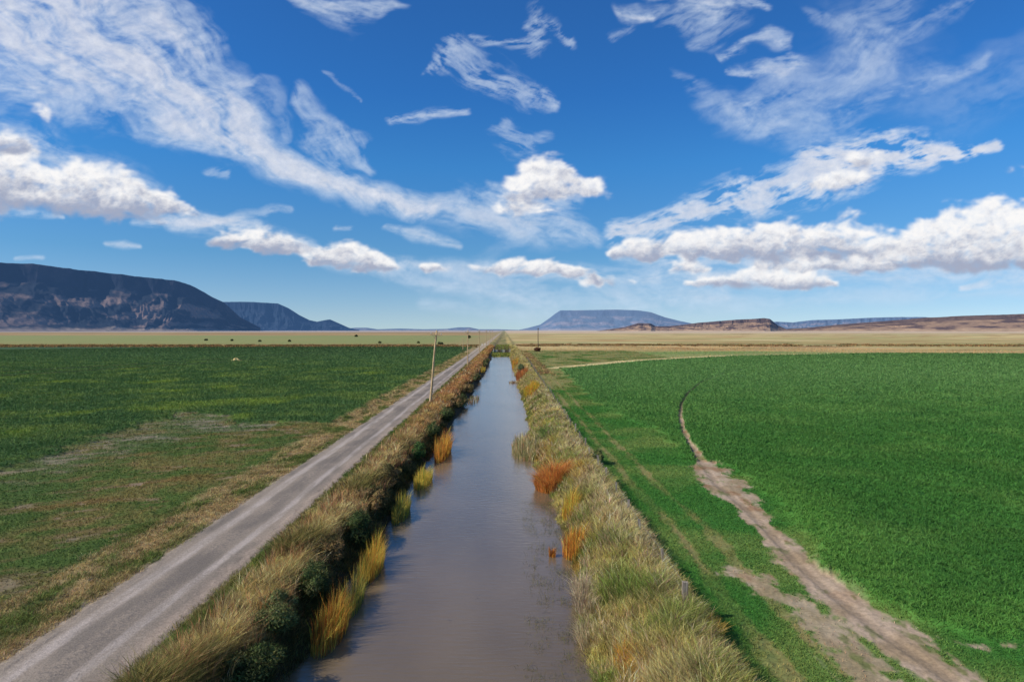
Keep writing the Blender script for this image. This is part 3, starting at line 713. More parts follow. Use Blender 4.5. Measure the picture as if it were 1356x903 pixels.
# ------------------------------------------------------------------ poles
def tube(path, rad, n=10, cap=True):
    V, Fq = [], []
    path = [np.array(p, float) for p in path]
    if np.isscalar(rad): rad = [rad] * len(path)
    for i, (p, r_) in enumerate(zip(path, rad)):
        t = path[min(i + 1, len(path) - 1)] - path[max(i - 1, 0)]; t /= np.linalg.norm(t)
        a = np.cross(t, [0, 1, 0] if abs(t[1]) < .9 else [1, 0, 0]); a /= np.linalg.norm(a); b = np.cross(t, a)
        for q in range(n):
            an = q / n * 2 * math.pi; V.append(p + r_ * (math.cos(an) * a + math.sin(an) * b))
    for i in range(len(path) - 1):
        for q in range(n): Fq.append((i * n + q, i * n + (q + 1) % n, (i + 1) * n + (q + 1) % n, (i + 1) * n + q))
    T = []
    if cap:
        for base, pt in ((0, path[0]), ((len(path) - 1) * n, path[-1])):
            V.append(pt); k = len(V) - 1
            for q in range(n): T.append((base + q, base + (q + 1) % n, k))
    return np.array(V), [np.array(Fq)] + ([np.array(T)] if T else [])
def join(parts):
    V, Q, T = [], [], []; off = 0
    for v, fs in parts:
        V.append(v)
        for f in fs: (Q if f.shape[1] == 4 else T).append(f + off)
        off += len(v)
    return np.vstack(V), ([np.vstack(Q)] if Q else []) + ([np.vstack(T)] if T else [])
def box(cx, cy, cz, sx, sy, sz):
    v = np.array([[a * sx / 2 + cx, b * sy / 2 + cy, c * sz / 2 + cz] for a in (-1, 1) for b in (-1, 1) for c in (-1, 1)])
    f = np.array([[0, 1, 3, 2], [4, 6, 7, 5], [0, 4, 5, 1], [2, 3, 7, 6], [0, 2, 6, 4], [1, 5, 7, 3]]); return v, [f]
def insulator(x, z):
    return tube([(x, 0, z), (x, 0, z + .05), (x, 0, z + .06), (x, 0, z + .12), (x, 0, z + .13), (x, 0, z + .2)], [.02, .02, .055, .06, .035, .03], 8)
def add(name, pv, mat, parent, smooth=True):
    return mesh_from(name, pv[0], pv[1], mat, parent, smooth=smooth)
def utility_pole(label, x, y, h=9.7, lean=0., leany=0., mat=None, arm=1.5, rad=.15, group=None):
    z = float(terrain(np.array([x]), np.array([y]))[0][0])
    root = empty('utility_pole', (x, y, z - .05)); root.rotation_euler = (R(leany), R(lean), 0)
    tag(root, label, 'power pole', group)
    mat = mat or M_wood
    add('shaft', tube([(.03 * math.sin(k * .9), .02 * math.cos(k), k / 8 * h) for k in range(9)], [rad * (1 - .045 * k) for k in range(9)], 12), mat, root)
    if arm:
        az = h - .55
        add('crossarm', box(0, -.14, az, arm, .1, .13), mat, root, False)
        add('brace', join([tube([(-arm * .3, -.15, az - .05), (0, -.13, az - .6)], .015, 6), tube([(arm * .3, -.15, az - .05), (0, -.13, az - .6)], .015, 6)]), M_metal, root)
        for q in (-arm * .45, arm * .45): 
            i = add('insulator', insulator(q, az + .06), M_ceramic, root); i.location = (0, -.14, 0)
    i = add('insulator', insulator(0, h), M_ceramic, root)
    return root
PG = 'power poles along the gravel road'
pole_y = [89.5, 181, 268, 362, 455, 548]
pl = ['nearest tall wooden power pole leaning right beside the gravel road',
      'second wooden power pole along the gravel road, much smaller than the leaning one',
      'third power pole along the road, close to where road and canal converge',
      'fourth power pole along the road, near the canal gate structure',
      'fifth tiny power pole along the road beyond the canal gate',
      'sixth and farthest tiny power pole at the end of the road']
for i, (yy, lb) in enumerate(zip(pole_y, pl)):
    utility_pole(lb, XS(-9.8, yy), yy, 9.9, lean=5.2 if i == 0 else (.6, -.8, .9, .3, -.4)[i - 1], rad=.17 if i == 0 else .15, group=PG)
utility_pole('dark lone power pole with a rust coloured bush at its base, right of the canal', 12.5, 327, 11.2, mat=M_wood_dark, arm=.9, rad=.2)
utility_pole('short pale bare pole standing left of the road on the far plain', -24.1, 335, 6.2, arm=0, rad=.16)
def wires():
    pts = [(-110., 0)] + [(-2., 0)] + [(q, 1) for q in pole_y]
    root = empty('power_line', (XS(-9.8, 89.5), 89.5, 9.5)); tag(root, 'thin overhead wires strung from pole to pole along the road', 'wires')
    for off in (-.68, .68):
        parts = []
        for (a, _), (b, _) in zip(pts[:-1], pts[1:]):
            path = []
            for k in range(13):
                t = k / 12; yy = a + (b - a) * t
                la = .87 if a == 89.5 else .1; lb_ = .87 if b == 89.5 else .1
                path.append((XS(-9.8, yy) + off + la * (1 - t) + lb_ * t - XS(-9.8, 89.5), yy - 89.5 - .14, 9.6 - 2.2 * 4 * t * (1 - t) * .35 - 9.5))
            parts.append(tube(path, .003, 4, False))
        add('wire', join(parts), M_steel, root)
wires()

# ------------------------------------------------------------------ wire fence on the right bank
def fence():
    y = 23.2; root = empty('wire_fence', (XS(6.45, y), y, .3)); tag(root, 'old wire fence of weathered posts half buried in grass on the right bank', 'fence')
    ox, oy = root.location.x, root.location.y
    tops = []; ys = [y]
    while ys[-1] < 232: ys.append(ys[-1] + 3.9 + .5 * rng.random())
    
    for i, q in enumerate(ys):
        x = XS((6.15 if i == 0 else 6.35) + .007 * (q - 23), q) + .06 * rng.standard_normal() * (i > 0); z = float(terrain(np.array([x]), np.array([q]))[0][0])
        big = (i == 0); w = .19 if big else .10 + .03 * rng.random(); H = 1.12 if big else .78 + .16 * rng.random()
        lx, ly = (.02, .0) if big else .05 * rng.standard_normal(2)
        v, f = box(0, 0, H / 2 - .2, w, w * .9, H + .4)
        v[:, 0] += lx * v[:, 2]; v[:, 1] += ly * v[:, 2]; v[v[:, 2] > H * .5, :2] *= .94
        v[:, 2] += np.where(v[:, 2] > H * .5, .03 * rng.standard_normal(8), 0)
        o = mesh_from('post', v + np.array([x - ox, q - oy, z - .3]), f, M_grey_wood, root, smooth=False)
        if big: o['label'] = 'thick square weathered post standing clear of the grass'
        tops.append((x - ox, q - oy, z - .3 + H))
    for dz in (-.15, -.45, -.75):
        add('wire', tube([(a, b, c + dz) for a, b, c in tops], .004, 4, False), M_metal, root)
fence()
for lab, u, v, h in (('white marker post beside the far end of the road', 642.4, 457, 1.6), ('second white marker post left of the first at the far end of the road', 638.4, 457.5, 1.5)):
    x, y = at(u, v); root = empty('marker_post', (x, y, 0)); tag(root, lab, 'post', 'white marker posts at the far end of the road')
    M_white = bpy.data.materials.get('white_paint') or plain_mat('white_paint', (.6, .6, .58), (.75, .75, .72))
    add('shaft', tube([(0, 0, -.1), (0, 0, h * .8)], .16, 10), M_white, root); add('cap', tube([(0, 0, h * .8 + .003), (0, 0, h * .95), (0, 0, h)], [.2, .2, .08], 10), M_grey_wood, root)

# ------------------------------------------------------------------ canal check gate
def gate():
    y0 = 322; s0 = -1.3; x0 = XS(s0, y0)
    root = empty('canal_gate', (x0, y0, -1)); tag(root, 'low concrete check gate with dark posts and deck spanning the far canal', 'canal gate')
    W = 7.2
    add('wall', box(0, 0, .9, W, .4, 1.5), M_concrete, root, False)
    for q in (-W / 2 - .25, W / 2 + .25): add('abutment', box(q, .2, .9, .5, 2.0, 2.2), M_concrete, root, False)
    add('deck', box(0, .9, 2.2, W + 1.4, 1.2, .22), M_steel, root, False)
    for q in (-3.3, -1.9, -.2, 1.5, 3.2):
        add('post', join([box(q, -.32, 1.7, .22, .22, 3.0), box(q, -.32, 3.28, .3, .3, .1)]), M_steel, root, False)
    add('handrail', join([box(0, 1.45, 3.2, W + 1, .07, .07), box(0, 1.45, 2.8, W + 1, .06, .06)]), M_steel, root, False)
    for q in (-1.05, 2.35): add('sluice_gate', box(q, -.26, 1.1, 1.2, .08, 1.3), M_steel, root, False)
gate()

# ------------------------------------------------------------------ mesas and hills
def hill(name, label, prof, dist, depth, cols, haze, seed, cliff=.78, gully=.07, bands=0., foot=0., rows=90, cols_n=520, amp_top=.012, back=.25, curve=1.5):
    """prof: crest survey (u, v); dist: distance of the crest line (u, y)"""
    pu = np.array([p[0] for p in prof], float); pv = np.array([p[1] for p in prof], float)
    u = np.linspace(pu[0], pu[-1], cols_n)
    v = np.interp(u, pu, pv)
    d = np.interp(u, [q[0] for q in dist], [q[1] for q in dist])
    ta = (u - CX) / F
    rise = (HOR - v) / F                                 # slope angle of the crest above eye level
    t = np.concatenate([np.linspace(0, 1, rows), np.linspace(1, 1 + back, 6)[1:]])
    T, U = np.meshgrid(t, np.arange(cols_n), indexing='ij')
    D = d[U]; TA = ta[U]; RI = rise[U]
    TT = np.clip(T, 0, 1)
    along = TA * D
    g = fbm(along / (depth * .35), TT * .7 + 3, 5, seed)
    ridged = 1 - np.abs(fbm(along / (depth * .22) + .4 * g, TT * .9, 5, seed + 3)) * 2
    ztop = 10 + RI * D
    rel = np.clip(ztop / ztop.max(), .02, 1)
    dd = depth * np.clip(rel, .25, 1)
    y = D - dd * (1 - TT) + (T - TT) * depth * 2 - gully * D * .5 * (ridged - .5) * np.sin(np.pi * np.clip(TT, 0, 1)) * np.clip(rel * 1.3, 0, 1)
    k = np.where(TT < cliff, .7 * (TT / cliff) ** curve, .7 + .3 * ss(cliff, min(1., cliff + .14), TT))
    n = fbm(along / (depth * .08), y / (depth * .08), 5, seed + 7)
    z = k * ztop + ztop * (.05 * n * np.sin(np.pi * TT)) + ztop * amp_top * fbm(along / 120., T, 3, seed + 9) * (TT > .85)
    z = z * (T <= 1) + (T > 1) * z * (1 - .12 * (T - 1) / back)
    z[-1] = -30; z[0] = -12
    x = TA * y
    c = np.zeros(T.shape + (3,)) + cols[0]
    pn = fbm(along / (depth * .12), TT * 6, 5, seed + 15)
    c = mix(c, cols[1], ss(-.05, .3, pn + .3 * (ridged - .6)))
    c = c * (1 + .22 * fbm(along / (depth * .03), TT * 26, 4, seed + 21)[..., None])
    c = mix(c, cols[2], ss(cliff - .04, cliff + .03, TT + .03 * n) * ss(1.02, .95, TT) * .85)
    if bands: c = mix(c, cols[2], ss(.2, .5, np.sin(TT * 26 + 2 * n)) * bands)
    if foot: c = mix(c, cols[3], ss(foot, foot * .4, TT + .12 * pn))
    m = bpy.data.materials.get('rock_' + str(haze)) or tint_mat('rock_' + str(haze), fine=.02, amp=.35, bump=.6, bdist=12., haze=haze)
    o = mesh_from(name, np.stack([x, y, z], -1).reshape(-1, 3), [grid_faces(*T.shape)[:, ::-1]], m, color=np.clip(c, .01, .8).reshape(-1, 3))
    tag(o, label, kind='structure')
    return o
dk = [A(32, 38, 48), A(108, 92, 86), A(30, 36, 50), A(140, 124, 112)]  # blue haze shift and sunlit patches painted into the rock colours
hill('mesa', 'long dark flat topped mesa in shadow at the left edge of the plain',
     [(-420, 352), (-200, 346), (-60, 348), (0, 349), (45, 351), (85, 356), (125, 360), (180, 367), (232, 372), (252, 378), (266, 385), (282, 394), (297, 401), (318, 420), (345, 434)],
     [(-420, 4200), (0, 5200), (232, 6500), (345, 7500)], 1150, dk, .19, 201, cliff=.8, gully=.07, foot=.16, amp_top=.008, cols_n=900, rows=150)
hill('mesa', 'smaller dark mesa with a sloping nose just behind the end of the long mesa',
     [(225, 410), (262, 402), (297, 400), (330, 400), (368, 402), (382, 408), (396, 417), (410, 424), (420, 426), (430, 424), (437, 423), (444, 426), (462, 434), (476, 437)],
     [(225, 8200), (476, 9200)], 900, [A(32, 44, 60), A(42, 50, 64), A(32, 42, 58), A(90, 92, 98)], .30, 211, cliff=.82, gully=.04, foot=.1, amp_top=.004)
far = [A(84, 100, 124), A(140, 130, 140), A(70, 88, 118), A(168, 150, 146)]  # rock colours shifted to blue to imitate distance haze
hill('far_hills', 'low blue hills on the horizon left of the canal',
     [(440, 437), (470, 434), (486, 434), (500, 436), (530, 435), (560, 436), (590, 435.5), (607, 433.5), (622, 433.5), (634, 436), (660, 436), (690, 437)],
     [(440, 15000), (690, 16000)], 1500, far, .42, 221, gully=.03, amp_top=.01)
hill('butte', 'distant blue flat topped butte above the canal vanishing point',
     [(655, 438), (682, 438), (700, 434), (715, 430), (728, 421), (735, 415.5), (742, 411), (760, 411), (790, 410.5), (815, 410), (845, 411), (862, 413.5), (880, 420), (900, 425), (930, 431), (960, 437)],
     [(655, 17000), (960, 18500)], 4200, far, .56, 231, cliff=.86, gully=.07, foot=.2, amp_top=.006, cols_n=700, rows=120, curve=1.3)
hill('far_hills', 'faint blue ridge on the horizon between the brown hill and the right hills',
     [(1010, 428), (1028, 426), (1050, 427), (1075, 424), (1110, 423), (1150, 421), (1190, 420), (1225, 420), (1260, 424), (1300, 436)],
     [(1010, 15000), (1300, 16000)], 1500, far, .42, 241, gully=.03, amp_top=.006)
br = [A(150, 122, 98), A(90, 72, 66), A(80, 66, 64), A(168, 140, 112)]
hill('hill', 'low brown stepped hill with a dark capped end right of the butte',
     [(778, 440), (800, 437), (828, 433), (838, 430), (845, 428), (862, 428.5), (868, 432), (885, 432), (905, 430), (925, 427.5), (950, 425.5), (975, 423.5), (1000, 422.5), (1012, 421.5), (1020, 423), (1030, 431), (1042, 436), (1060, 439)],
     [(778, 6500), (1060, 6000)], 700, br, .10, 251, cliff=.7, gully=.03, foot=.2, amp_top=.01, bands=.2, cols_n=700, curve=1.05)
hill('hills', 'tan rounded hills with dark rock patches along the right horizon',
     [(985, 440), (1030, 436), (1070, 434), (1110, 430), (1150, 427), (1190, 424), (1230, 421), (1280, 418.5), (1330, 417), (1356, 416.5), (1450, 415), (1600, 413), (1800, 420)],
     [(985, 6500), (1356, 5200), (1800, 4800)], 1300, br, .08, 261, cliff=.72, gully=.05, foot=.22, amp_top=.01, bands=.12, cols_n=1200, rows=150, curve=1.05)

# ------------------------------------------------------------------ clouds (a glowing high shell, light and shade painted into its colour; clear sky between)
def blur(a, s):
    fy = np.fft.fftfreq(a.shape[0])[:, None]; fx = np.fft.rfftfreq(a.shape[1])[None]
    return np.fft.irfft2(np.fft.rfft2(a) * np.exp(-2 * (np.pi * s) ** 2 * (fx ** 2 + fy ** 2)), a.shape)
def build_clouds():
    RS = 60000.
    az = np.radians(np.linspace(-60, 60, 1500)); el = np.radians(np.linspace(.2, 40, 640))
    EL, AZ = np.meshgrid(el, az, indexing='ij')
    # sky-plane coordinates: tangent units scaled to the survey
    U0 = CX + F * np.tan(AZ); V0 = HOR - F * np.tan(EL) / np.cos(AZ)
    per = np.clip((HOR - V0) / 300., .12, 1.2)           # things shrink towards the horizon
    # turbulence bends every outline
    wu = fbm(U0 / 130, V0 / 80, 3, 401, .5); wv = fbm(U0 / 130, V0 / 80, 3, 411, .5)
    U = U0 + 40 * wu * per ** .5; V = V0 + 24 * wv * per
    def stroke(pts, widths):
        best = np.zeros(U.shape)
        for (a, b), (wa, wb) in zip(zip(pts[:-1], pts[1:]), zip(widths[:-1], widths[1:])):
            dx, dy = b[0] - a[0], b[1] - a[1]
            t = np.clip(((U - a[0]) * dx + (V - a[1]) * dy) / (dx * dx + dy * dy), 0, 1)
            d2 = ((U - a[0] - t * dx) ** 2 + (V - a[1] - t * dy) ** 2) / (wa + (wb - wa) * t) ** 2
            best = np.maximum(best, np.exp(-1.1 * d2) * (d2 < 9))
        return best
    def rotn(ang, lx, ly, o, seed, g=.6, k=None):
        u_ = U0 if k is None else U0[k]; v_ = V0 if k is None else V0[k]; w1 = wu if k is None else wu[k]; w2 = wv if k is None else wv[k]
        u_ = u_ + 22 * w1; v_ = v_ + 14 * w2
        c, s = math.cos(R(ang)), math.sin(R(ang)); X = u_ * c + v_ * s; Y = -u_ * s + v_ * c
        return fbm(X / lx, Y / ly, o, seed, g)
    fine = fbm(U0 / 22 + 1.2 * wu, V0 / 12 + 1.2 * wv, 5, 309, .62)
    cir = np.zeros(U.shape)
    def addc(pts, widths, ang, k, rag=1.0, lx=110, seed=1, thr=.18, soft=.95):
        """a veil drawn out along ang; rag = how torn it is"""
        m = stroke(pts, widths); K = m > .03; mk = m[K]
        n = rotn(ang, lx, lx / 5., 5, 500 + seed, .58, K); nb_ = rotn(ang + 12, lx * .8, lx / 2.6, 4, 700 + seed, .5, K)
        n3 = rotn(ang - 6, lx * .3, lx / 18., 3, 900 + seed, .6, K)
        d = mk ** .85 * (.92 + rag * (.85 * n + .85 * nb_ + .45 * fine[K] + .30 * n3))
        d = np.maximum(d - thr * .7, 0) / (soft + .1)
        cir[K] = 1 - (1 - cir[K]) * (1 - k * (1 - np.exp(-1.55 * d ** 1.45)))
    addc([(-200, -60), (60, 30), (180, 85), (300, 160), (390, 222), (480, 258), (560, 282)], [135, 98, 66, 44, 28, 17, 12], 40, .97, .8, 130, 1, .2, .6)
    addc([(60, -80), (190, 10), (290, 75), (325, 115)], [60, 44, 24, 10], 48, .6, 1.2, 90, 2)
    addc([(-20, 120), (130, 140), (260, 180), (350, 212)], [30, 26, 18, 8], 14, .6, 1.3, 110, 3)
    addc([(210, 180), (320, 215), (420, 240), (540, 278)], [5, 7, 8, 6], 18, .5, 1., 120, 4)
    addc([(382, 125), (418, 165), (448, 205), (486, 256)], [9, 15, 17, 14], 48, .62, 1.2, 80, 5)
    addc([(440, 172), (478, 205), (497, 228)], [12, 15, 7], 52, .6, 1.2, 60, 6)
    addc([(340, 115), (372, 150), (395, 185)], [6, 9, 6], 55, .3, 1.2, 60, 7)
    addc([(500, 256), (580, 272), (660, 285), (740, 302), (790, 318)], [14, 22, 32, 24, 9], 20, .78, 1.1, 110, 8, .18)
    addc([(500, 298), (560, 310), (615, 328)], [5, 11, 5], 16, .8, .8, 60, 9)
    addc([(365, -15), (430, 3), (470, 12), (515, 10)], [10, 22, 18, 8], 14, .75, 1.1, 60, 10)
    addc([(560, 98), (615, 80), (650, 105), (700, 122), (726, 138)], [6, 17, 20, 15, 7], 24, .62, 1.6, 44, 11)
    addc([(645, 64), (690, 56), (712, 25), (750, 48)], [7, 12, 13, 9], -20, .6, 1.6, 40, 12)
    addc([(518, 160), (560, 157), (615, 148)], [9, 9, 5], -6, .8, 1.2, 44, 13)
    addc([(672, 168), (692, 190), (712, 178)], [12, 18, 8], 20, .5, 1.4, 40, 14)
    addc([(430, 103), (452, 113), (462, 125)], [5, 5, 3], 10, .3, 1.6, 30, 15)
    addc([(830, 8), (856, 11), (884, 16)], [9, 12, 7], 6, .9, .7, 40, 16); addc([(845, 30), (825, 44)], [10, 9], -30, .35, 1.2, 30, 17)
    addc([(880, -12), (930, -2), (990, 0), (1012, 22)], [12, 24, 16, 8], 4, .85, 1.0, 50, 18)
    addc([(910, 20), (945, 36), (925, 62)], [22, 26, 10], -30, .45, 1.3, 60, 19)
    addc([(955, 72), (1000, 64), (1032, 62)], [5, 8, 6], -4, .72, 1.0, 40, 20)
    addc([(962, 90), (1010, 92), (1055, 88), (1035, 76)], [6, 8, 11, 5], 2, .7, 1.1, 40, 21)
    addc([(985, 165), (1050, 125), (1130, 88), (1215, 40), (1275, 0)], [24, 36, 32, 20, 8], -34, .55, 1.0, 130, 22, .15, .9)
    addc([(890, 105), (950, 150), (1050, 172), (1160, 135), (1300, 82)], [10, 22, 30, 20, 8], -14, .45, 1.1, 130, 23, .15, .9)
    addc([(1060, 30), (1125, 45), (1180, 15)], [12, 20, 24], -25, .35, 1.1, 60, 24)
    addc([(1120, 50), (1250, 130), (1380, 110)], [50, 44, 30], -20, .22, 1., 150, 25, .1, 1.)
    addc([(815, 308), (880, 292), (955, 262), (1040, 250), (1130, 236)], [15, 14, 22, 22, 24], -16, .9, 1.7, 70, 26, .2, .6)
    addc([(1090, 222), (1160, 203), (1220, 202), (1335, 187)], [30, 27, 18, 8], -10, .97, 1.5, 60, 27, .2, .45)
    addc([(540, 345), (640, 362), (740, 383), (860, 392), (960, 390)], [6, 16, 18, 18, 10], 5, .62, .9, 140, 28, .12, .9)
    addc([(420, 346), (520, 362), (640, 386), (740, 402)], [6, 11, 12, 9], 11, .6, .9, 160, 29, .12, .9)
    addc([(560, 402), (700, 415), (900, 405), (1100, 395), (1356, 385)], [8, 16, 16, 12, 9], 2, .45, .8, 170, 30, .08, .9)
    addc([(180, 295), (260, 300), (380, 277)], [5, 8, 5], -4, .6, 1., 60, 31)
    addc([(-60, 278), (30, 281), (82, 288)], [10, 6, 3], 3, .85, .8, 60, 32)
    addc([(-20, 246), (90, 270), (200, 284), (310, 306)], [8, 10, 9, 5], 9, .65, 1., 90, 33)
    addc([(140, 323), (162, 324), (184, 326)], [4, 5.5, 3], 3, .9, .5, 30, 34); addc([(30, 341), (60, 341)], [3, 3], 0, .6, .6, 30, 35)
    addc([(1270, 380), (1330, 370), (1420, 366)], [4, 8, 12], -5, .75, 1., 60, 36)
    addc([(275, 231), (300, 236)], [6, 6], -10, .5, 1.2, 30, 37); addc([(450, 301), (466, 301)], [4, 4], 0, .6, .8, 30, 38)
    addc([(560, 385), (600, 380), (700, 300)], [8, 10, 8], -20, .15, 1.2, 60, 39)
    addc([(1220, 100), (1356, 60), (1500, 60)], [10, 14, 10], -15, .12, 1.2, 100, 40)
    addc([(-40, 190), (60, 200), (160, 240), (240, 280), (330, 300)], [30, 34, 24, 14, 8], 18, .75, 1.0, 70, 50)
    addc([(200, 290), (300, 305), (400, 325), (520, 352), (600, 356)], [8, 16, 14, 12, 6], 12, .7, 1.0, 80, 51)
    addc([(650, 255), (700, 262), (760, 262)], [14, 22, 12], 5, .6, 1.1, 50, 52)
    addc([(640, 352), (760, 362), (900, 368), (1100, 372)], [8, 12, 14, 10], 2, .75, .9, 90, 53)
    addc([(820, 335), (960, 345), (1120, 352), (1300, 350), (1500, 345)], [12, 30, 34, 24, 24], 0, .8, .9, 90, 54)
    # --- heaped cloud: many small puffs piled on flat bases
    pr = np.random.default_rng(77)
    heaps = [  # base line (u0, v0, u1, v1), crest heights along it, grey 0..1
        (-110, 262, 150, 276, [70, 95, 92, 86, 60, 52, 62, 40], .9), (60, 272, 262, 285, [30, 62, 66, 52, 30, 12], .8), (-20, 200, 60, 205, [20, 32, 26, 10], .9),
        (38, 150, 78, 156, [6, 16, 14, 5], .2), (275, 322, 420, 336, [10, 26, 30, 22, 12], .9), (400, 345, 530, 358, [10, 24, 32, 26, 12], .6), (555, 356, 590, 358, [4, 9, 5], .5),
        (668, 258, 802, 258, [14, 38, 52, 34, 30, 14], .3), (655, 275, 740, 285, [6, 16, 14, 6], .2), (690, 225, 760, 232, [8, 28, 22, 8], .3),
        (622, 354, 642, 356, [5, 9, 5], .3), (645, 360, 790, 364, [10, 22, 18, 20, 14, 6], .6), (770, 374, 850, 375, [5, 12, 8, 4], .5),
        (800, 338, 1010, 338, [8, 24, 32, 36, 42, 34], .6), (960, 334, 1160, 334, [24, 40, 42, 42, 36, 20], .6),
        (888, 358, 940, 358, [6, 15, 16, 6], .15), (968, 366, 1004, 367, [6, 13, 6], .15), (900, 376, 1110, 378, [6, 12, 18, 20, 18, 8], .7), (1000, 356, 1180, 358, [8, 16, 22, 20, 12], .8),
        (1150, 352, 1500, 346, [14, 24, 40, 46, 40, 34, 50, 66], .95), (1135, 322, 1195, 322, [8, 22, 18, 8], .0), (1150, 334, 1460, 322, [14, 34, 58, 74, 60, 56, 40], .08),
        (1105, 280, 1122, 281, [5, 11, 6], .4), (1118, 284, 1155, 284, [5, 10, 8, 4], .4), (1338, 224, 1370, 224, [6, 16, 10], .4), (1040, 250, 1170, 240, [8, 16, 18, 14, 8], .5), (1110, 220, 1170, 214, [6, 18, 16, 6], .3)]
    uu = U0 + 11 * fbm(U0 / 24, V0 / 16, 5, 421, .6); vv = V0 + 8 * fbm(U0 / 24, V0 / 16, 5, 431, .6)
    HT = np.full(U.shape, -1.); SH = np.zeros(U.shape)       # body field and light
    duz = math.degrees(az[1] - az[0])
    for (u0, v0, u1, v1, hs_, grey) in heaps:
        W = u1 - u0; n = int(26 + W * .55)
        for i in range(n):
            t = pr.random(); hh = np.interp(t, np.linspace(0, 1, len(hs_)), hs_)
            q = pr.random() ** .8; r = (.16 + .26 * pr.random()) * (hh * .9 + 5) * (1 - .25 * q)
            cu = u0 + t * W; cv = v0 + t * (v1 - v0) - q * max(hh - r, 0)
            j0 = np.searchsorted(az, math.atan((cu - r * 2.6 - 14 - CX) / F)); j1 = np.searchsorted(az, math.atan((cu + r * 2.6 + 14 - CX) / F))
            if j1 - j0 < 2: continue
            ca = math.cos(math.atan((cu - CX) / F))
            e0 = math.atan((HOR - cv - r * 1.6 - 12) / F * ca); e1 = math.atan((HOR - cv + r * 1.6 + 12) / F * ca)
            i0, i1 = np.searchsorted(el, e0), np.searchsorted(el, e1)
            i0, i1 = max(min(i0, i1) - 20, 0), min(max(i0, i1) + 20, len(el))
            sl = (slice(i0, i1), slice(max(j0 - 3, 0), j1 + 3))
            du = (uu[sl] - cu) / (r * 1.5); dv = (vv[sl] - cv) / r
            f = 1 - du * du - dv * dv
            light = np.clip(.60 - .62 * dv - .16 * du, 0, 1.2)   # crown of each puff bright, underside grey
            body = np.clip((v0 + t * (v1 - v0) - vv[sl]) / max(hh, 4), 0, 1)   # height inside the heap
            L_ = (.45 * light + .55 * (body ** .6)); L_ = 1 - grey * (1 - L_) - (1 - grey) * .45 * (1 - L_)
            wgt = np.clip(f, 0, 1) ** .8
            SH[sl] = np.where(SH[sl] <= 0, np.where(f > -1.2, np.maximum(L_, .02), 0), np.where(f > 0, SH[sl] * (1 - wgt * .8) + L_ * wgt * .8, SH[sl]))
            HT[sl] = np.maximum(HT[sl], f * 1.15)
    bil = 1 - 2 * np.abs(fbm(uu / 20, vv / 13, 5, 367, .6))
    big = fbm(U0 / 60 + wu, V0 / 34 + wv, 4, 375, .55)
    Bm = np.clip(HT, 0, .3) / .3; Bm = blur(Bm, 6.) * (1 - ss(290, 345, V0)) + blur(Bm, 3.) * ss(290, 345, V0)
    dens = 1.5 * Bm - .46 + 1.05 * fbm(U0 / 30 + wu, V0 / 17 + wv, 6, 371, .62) + .35 * big + .08 * (bil - .4)
    cum = blur(ss(-.02, .95, dens) * ss(.04, .22, Bm), .7)
    SHn = blur(SH, 1.2) / np.maximum(blur((SH > 0).astype(float), 1.2), .15)
    lit = np.clip(blur(SHn, 2.4) + .30 * big - .05 + .16 * (bil - .45) + .14 * fine + .3 * ss(.95, .3, Bm), 0, 1)
    edge = ss(60, 46, np.abs(np.degrees(AZ))) * ss(40, 33, np.degrees(EL))
    cirk = cir * edge; cumk = cum * edge
    alpha = 1 - (1 - cirk * .9) * (1 - cumk * .96)
    wht = np.array(lin((250, 249, 249))); gry = np.array(lin((166, 174, 196))); thin = np.array(lin((206, 222, 240)))
    colc = mix(gry[None, None], wht[None, None], ss(.25, .92, lit))
    colt = mix(thin[None, None], np.array(lin((222, 226, 236)))[None, None], ss(.4, .95, cir))
    colt = colt * (1 + .10 * fine[..., None])
    colr = mix(colt, colc, cumk / np.maximum(alpha, 1e-4))
    x = RS * np.cos(EL) * np.sin(AZ); y = RS * np.cos(EL) * np.cos(AZ); z = RS * np.sin(EL)
    m, nt, ns, L = new_mat('cloud_glow')
    out = N(ns, 'ShaderNodeOutputMaterial'); a = N(ns, 'ShaderNodeAttribute', attribute_name='tint'); ca = N(ns, 'ShaderNodeAttribute', attribute_name='cover')
    g = N(ns, 'ShaderNodeNewGeometry'); no = N(ns, 'ShaderNodeTexNoise'); no.inputs['Scale'].default_value = .0016; no.inputs['Detail'].default_value = 5; no.inputs['Roughness'].default_value = .65
    L.new(g.outputs['Position'], no.inputs['Vector'])
    mr = N(ns, 'ShaderNodeMapRange'); mr.inputs[1].default_value = .3; mr.inputs[2].default_value = .7; mr.inputs[3].default_value = .85; mr.inputs[4].default_value = 1.12
    L.new(no.outputs['Fac'], mr.inputs[0])
    mu = N(ns, 'ShaderNodeMath', operation='MULTIPLY', use_clamp=True); L.new(ca.outputs['Fac'], mu.inputs[0]); L.new(mr.outputs[0], mu.inputs[1])
    e = N(ns, 'ShaderNodeEmission'); L.new(a.outputs['Color'], e.inputs[0]); tr = N(ns, 'ShaderNodeBsdfTransparent')
    mx = N(ns, 'ShaderNodeMixShader'); L.new(mu.outputs[0], mx.inputs[0]); L.new(tr.outputs[0], mx.inputs[1]); L.new(e.outputs[0], mx.inputs[2]); L.new(mx.outputs[0], out.inputs[0])
    o = mesh_from('sky_clouds', np.stack([x, y, z], -1).reshape(-1, 3), [grid_faces(*U.shape)], m, color=colr.reshape(-1, 3), extra={'cover': alpha.ravel()})
    tag(o, 'white streaky high cloud and heaped cumulus across a blue sky', kind='structure')
build_clouds()

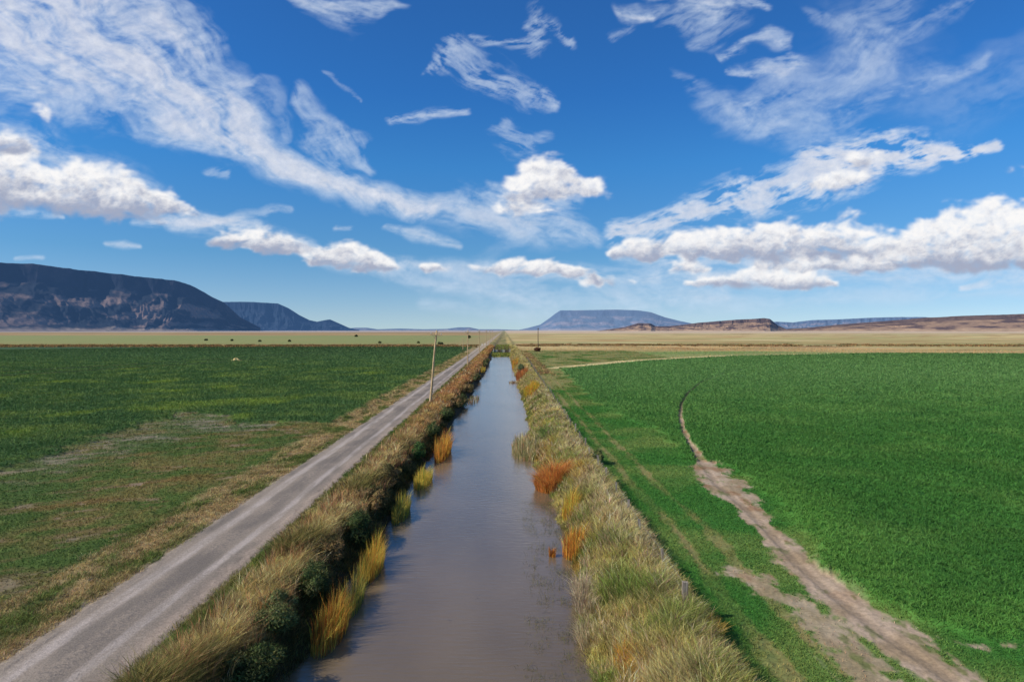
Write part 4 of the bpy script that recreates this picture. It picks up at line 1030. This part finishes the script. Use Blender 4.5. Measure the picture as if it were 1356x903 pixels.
# ------------------------------------------------------------------ light
SUN_EL, SX, SY = 37., -.94, -.34
az_ = math.atan2(SX, SY)
SKYGAIN = [(0., (.97, .96, .97)), (1., (.95, 1., 1.)), (.02, (.93, .95, .97)), (.105, (.53, .88, 1.03)), (.229, (.34, .93, 1.30)), (.322, (.27, .83, 1.33)), (.43, (.28, .80, 1.31)), (.6, (.8, .95, 1.05))]
w = bpy.data.worlds.new('World'); sc.world = w; w.use_nodes = True
nt = w.node_tree; ns = nt.nodes; L = nt.links; ns.clear()
sky = N(ns, 'ShaderNodeTexSky', sky_type='NISHITA', sun_disc=False); sky.sun_elevation = R(SUN_EL); sky.sun_rotation = az_ % (2 * math.pi)
sky.air_density = 1.0; sky.dust_density = .15; sky.ozone_density = 3.5; sky.altitude = 1300
tc = N(ns, 'ShaderNodeTexCoord'); va = N(ns, 'ShaderNodeVectorMath', operation='ADD'); va.inputs[1].default_value = (0, 0, .05)
vn = N(ns, 'ShaderNodeVectorMath', operation='NORMALIZE'); L.new(tc.outputs['Generated'], va.inputs[0]); L.new(va.outputs[0], vn.inputs[0]); L.new(vn.outputs[0], sky.inputs[0])
# gain deepens the blue in view; unseen overhead sky made neutral for ambient light
sx = N(ns, 'ShaderNodeSeparateXYZ'); L.new(tc.outputs['Generated'], sx.inputs[0])
rp = N(ns, 'ShaderNodeValToRGB'); L.new(sx.outputs['Z'], rp.inputs[0])
for i_, (p_, c_) in enumerate(SKYGAIN):
    el_ = rp.color_ramp.elements[i_] if i_ < 2 else rp.color_ramp.elements.new(p_)
    el_.position = p_; el_.color = (*c_, 1)
hs = N(ns, 'ShaderNodeMix', data_type='RGBA', blend_type='MULTIPLY'); hs.inputs[0].default_value = 1.
L.new(rp.outputs[0], hs.inputs[7])
bg = N(ns, 'ShaderNodeBackground'); bg.inputs[1].default_value = .11; wo = N(ns, 'ShaderNodeOutputWorld')
L.new(sky.outputs[0], hs.inputs[6]); L.new(hs.outputs[2], bg.inputs[0]); L.new(bg.outputs[0], wo.inputs[0])
sd = bpy.data.lights.new('sun', 'SUN'); sd.energy = 4.1; sd.angle = R(.55); sd.color = (1., .92, .78)
so = bpy.data.objects.new('sun', sd); col.objects.link(so)
hl = math.hypot(SX, SY); dirv = (SX / hl * math.cos(R(SUN_EL)), SY / hl * math.cos(R(SUN_EL)), math.sin(R(SUN_EL)))
from mathutils import Vector
so.rotation_euler = Vector(dirv).to_track_quat('Z', 'Y').to_euler(); so.location = (-60, -30, 60)

# ------------------------------------------------------------------ camera
cd = bpy.data.cameras.new('camera'); cam = bpy.data.objects.new('camera', cd); col.objects.link(cam)
cd.sensor_width = 36; cd.lens = 24.0; cd.clip_start = .1; cd.clip_end = 200000
cam.location = (0, 0, CAM_H); cam.rotation_euler = (R(90 - math.degrees(math.atan(14.5 / F))), 0, 0)
sc.camera = cam
sc.view_settings.view_transform = 'Standard'; sc.view_settings.look = 'None'; sc.view_settings.exposure = 0
sc.cycles.max_bounces = 5; sc.cycles.diffuse_bounces = 2; sc.cycles.transparent_max_bounces = 8
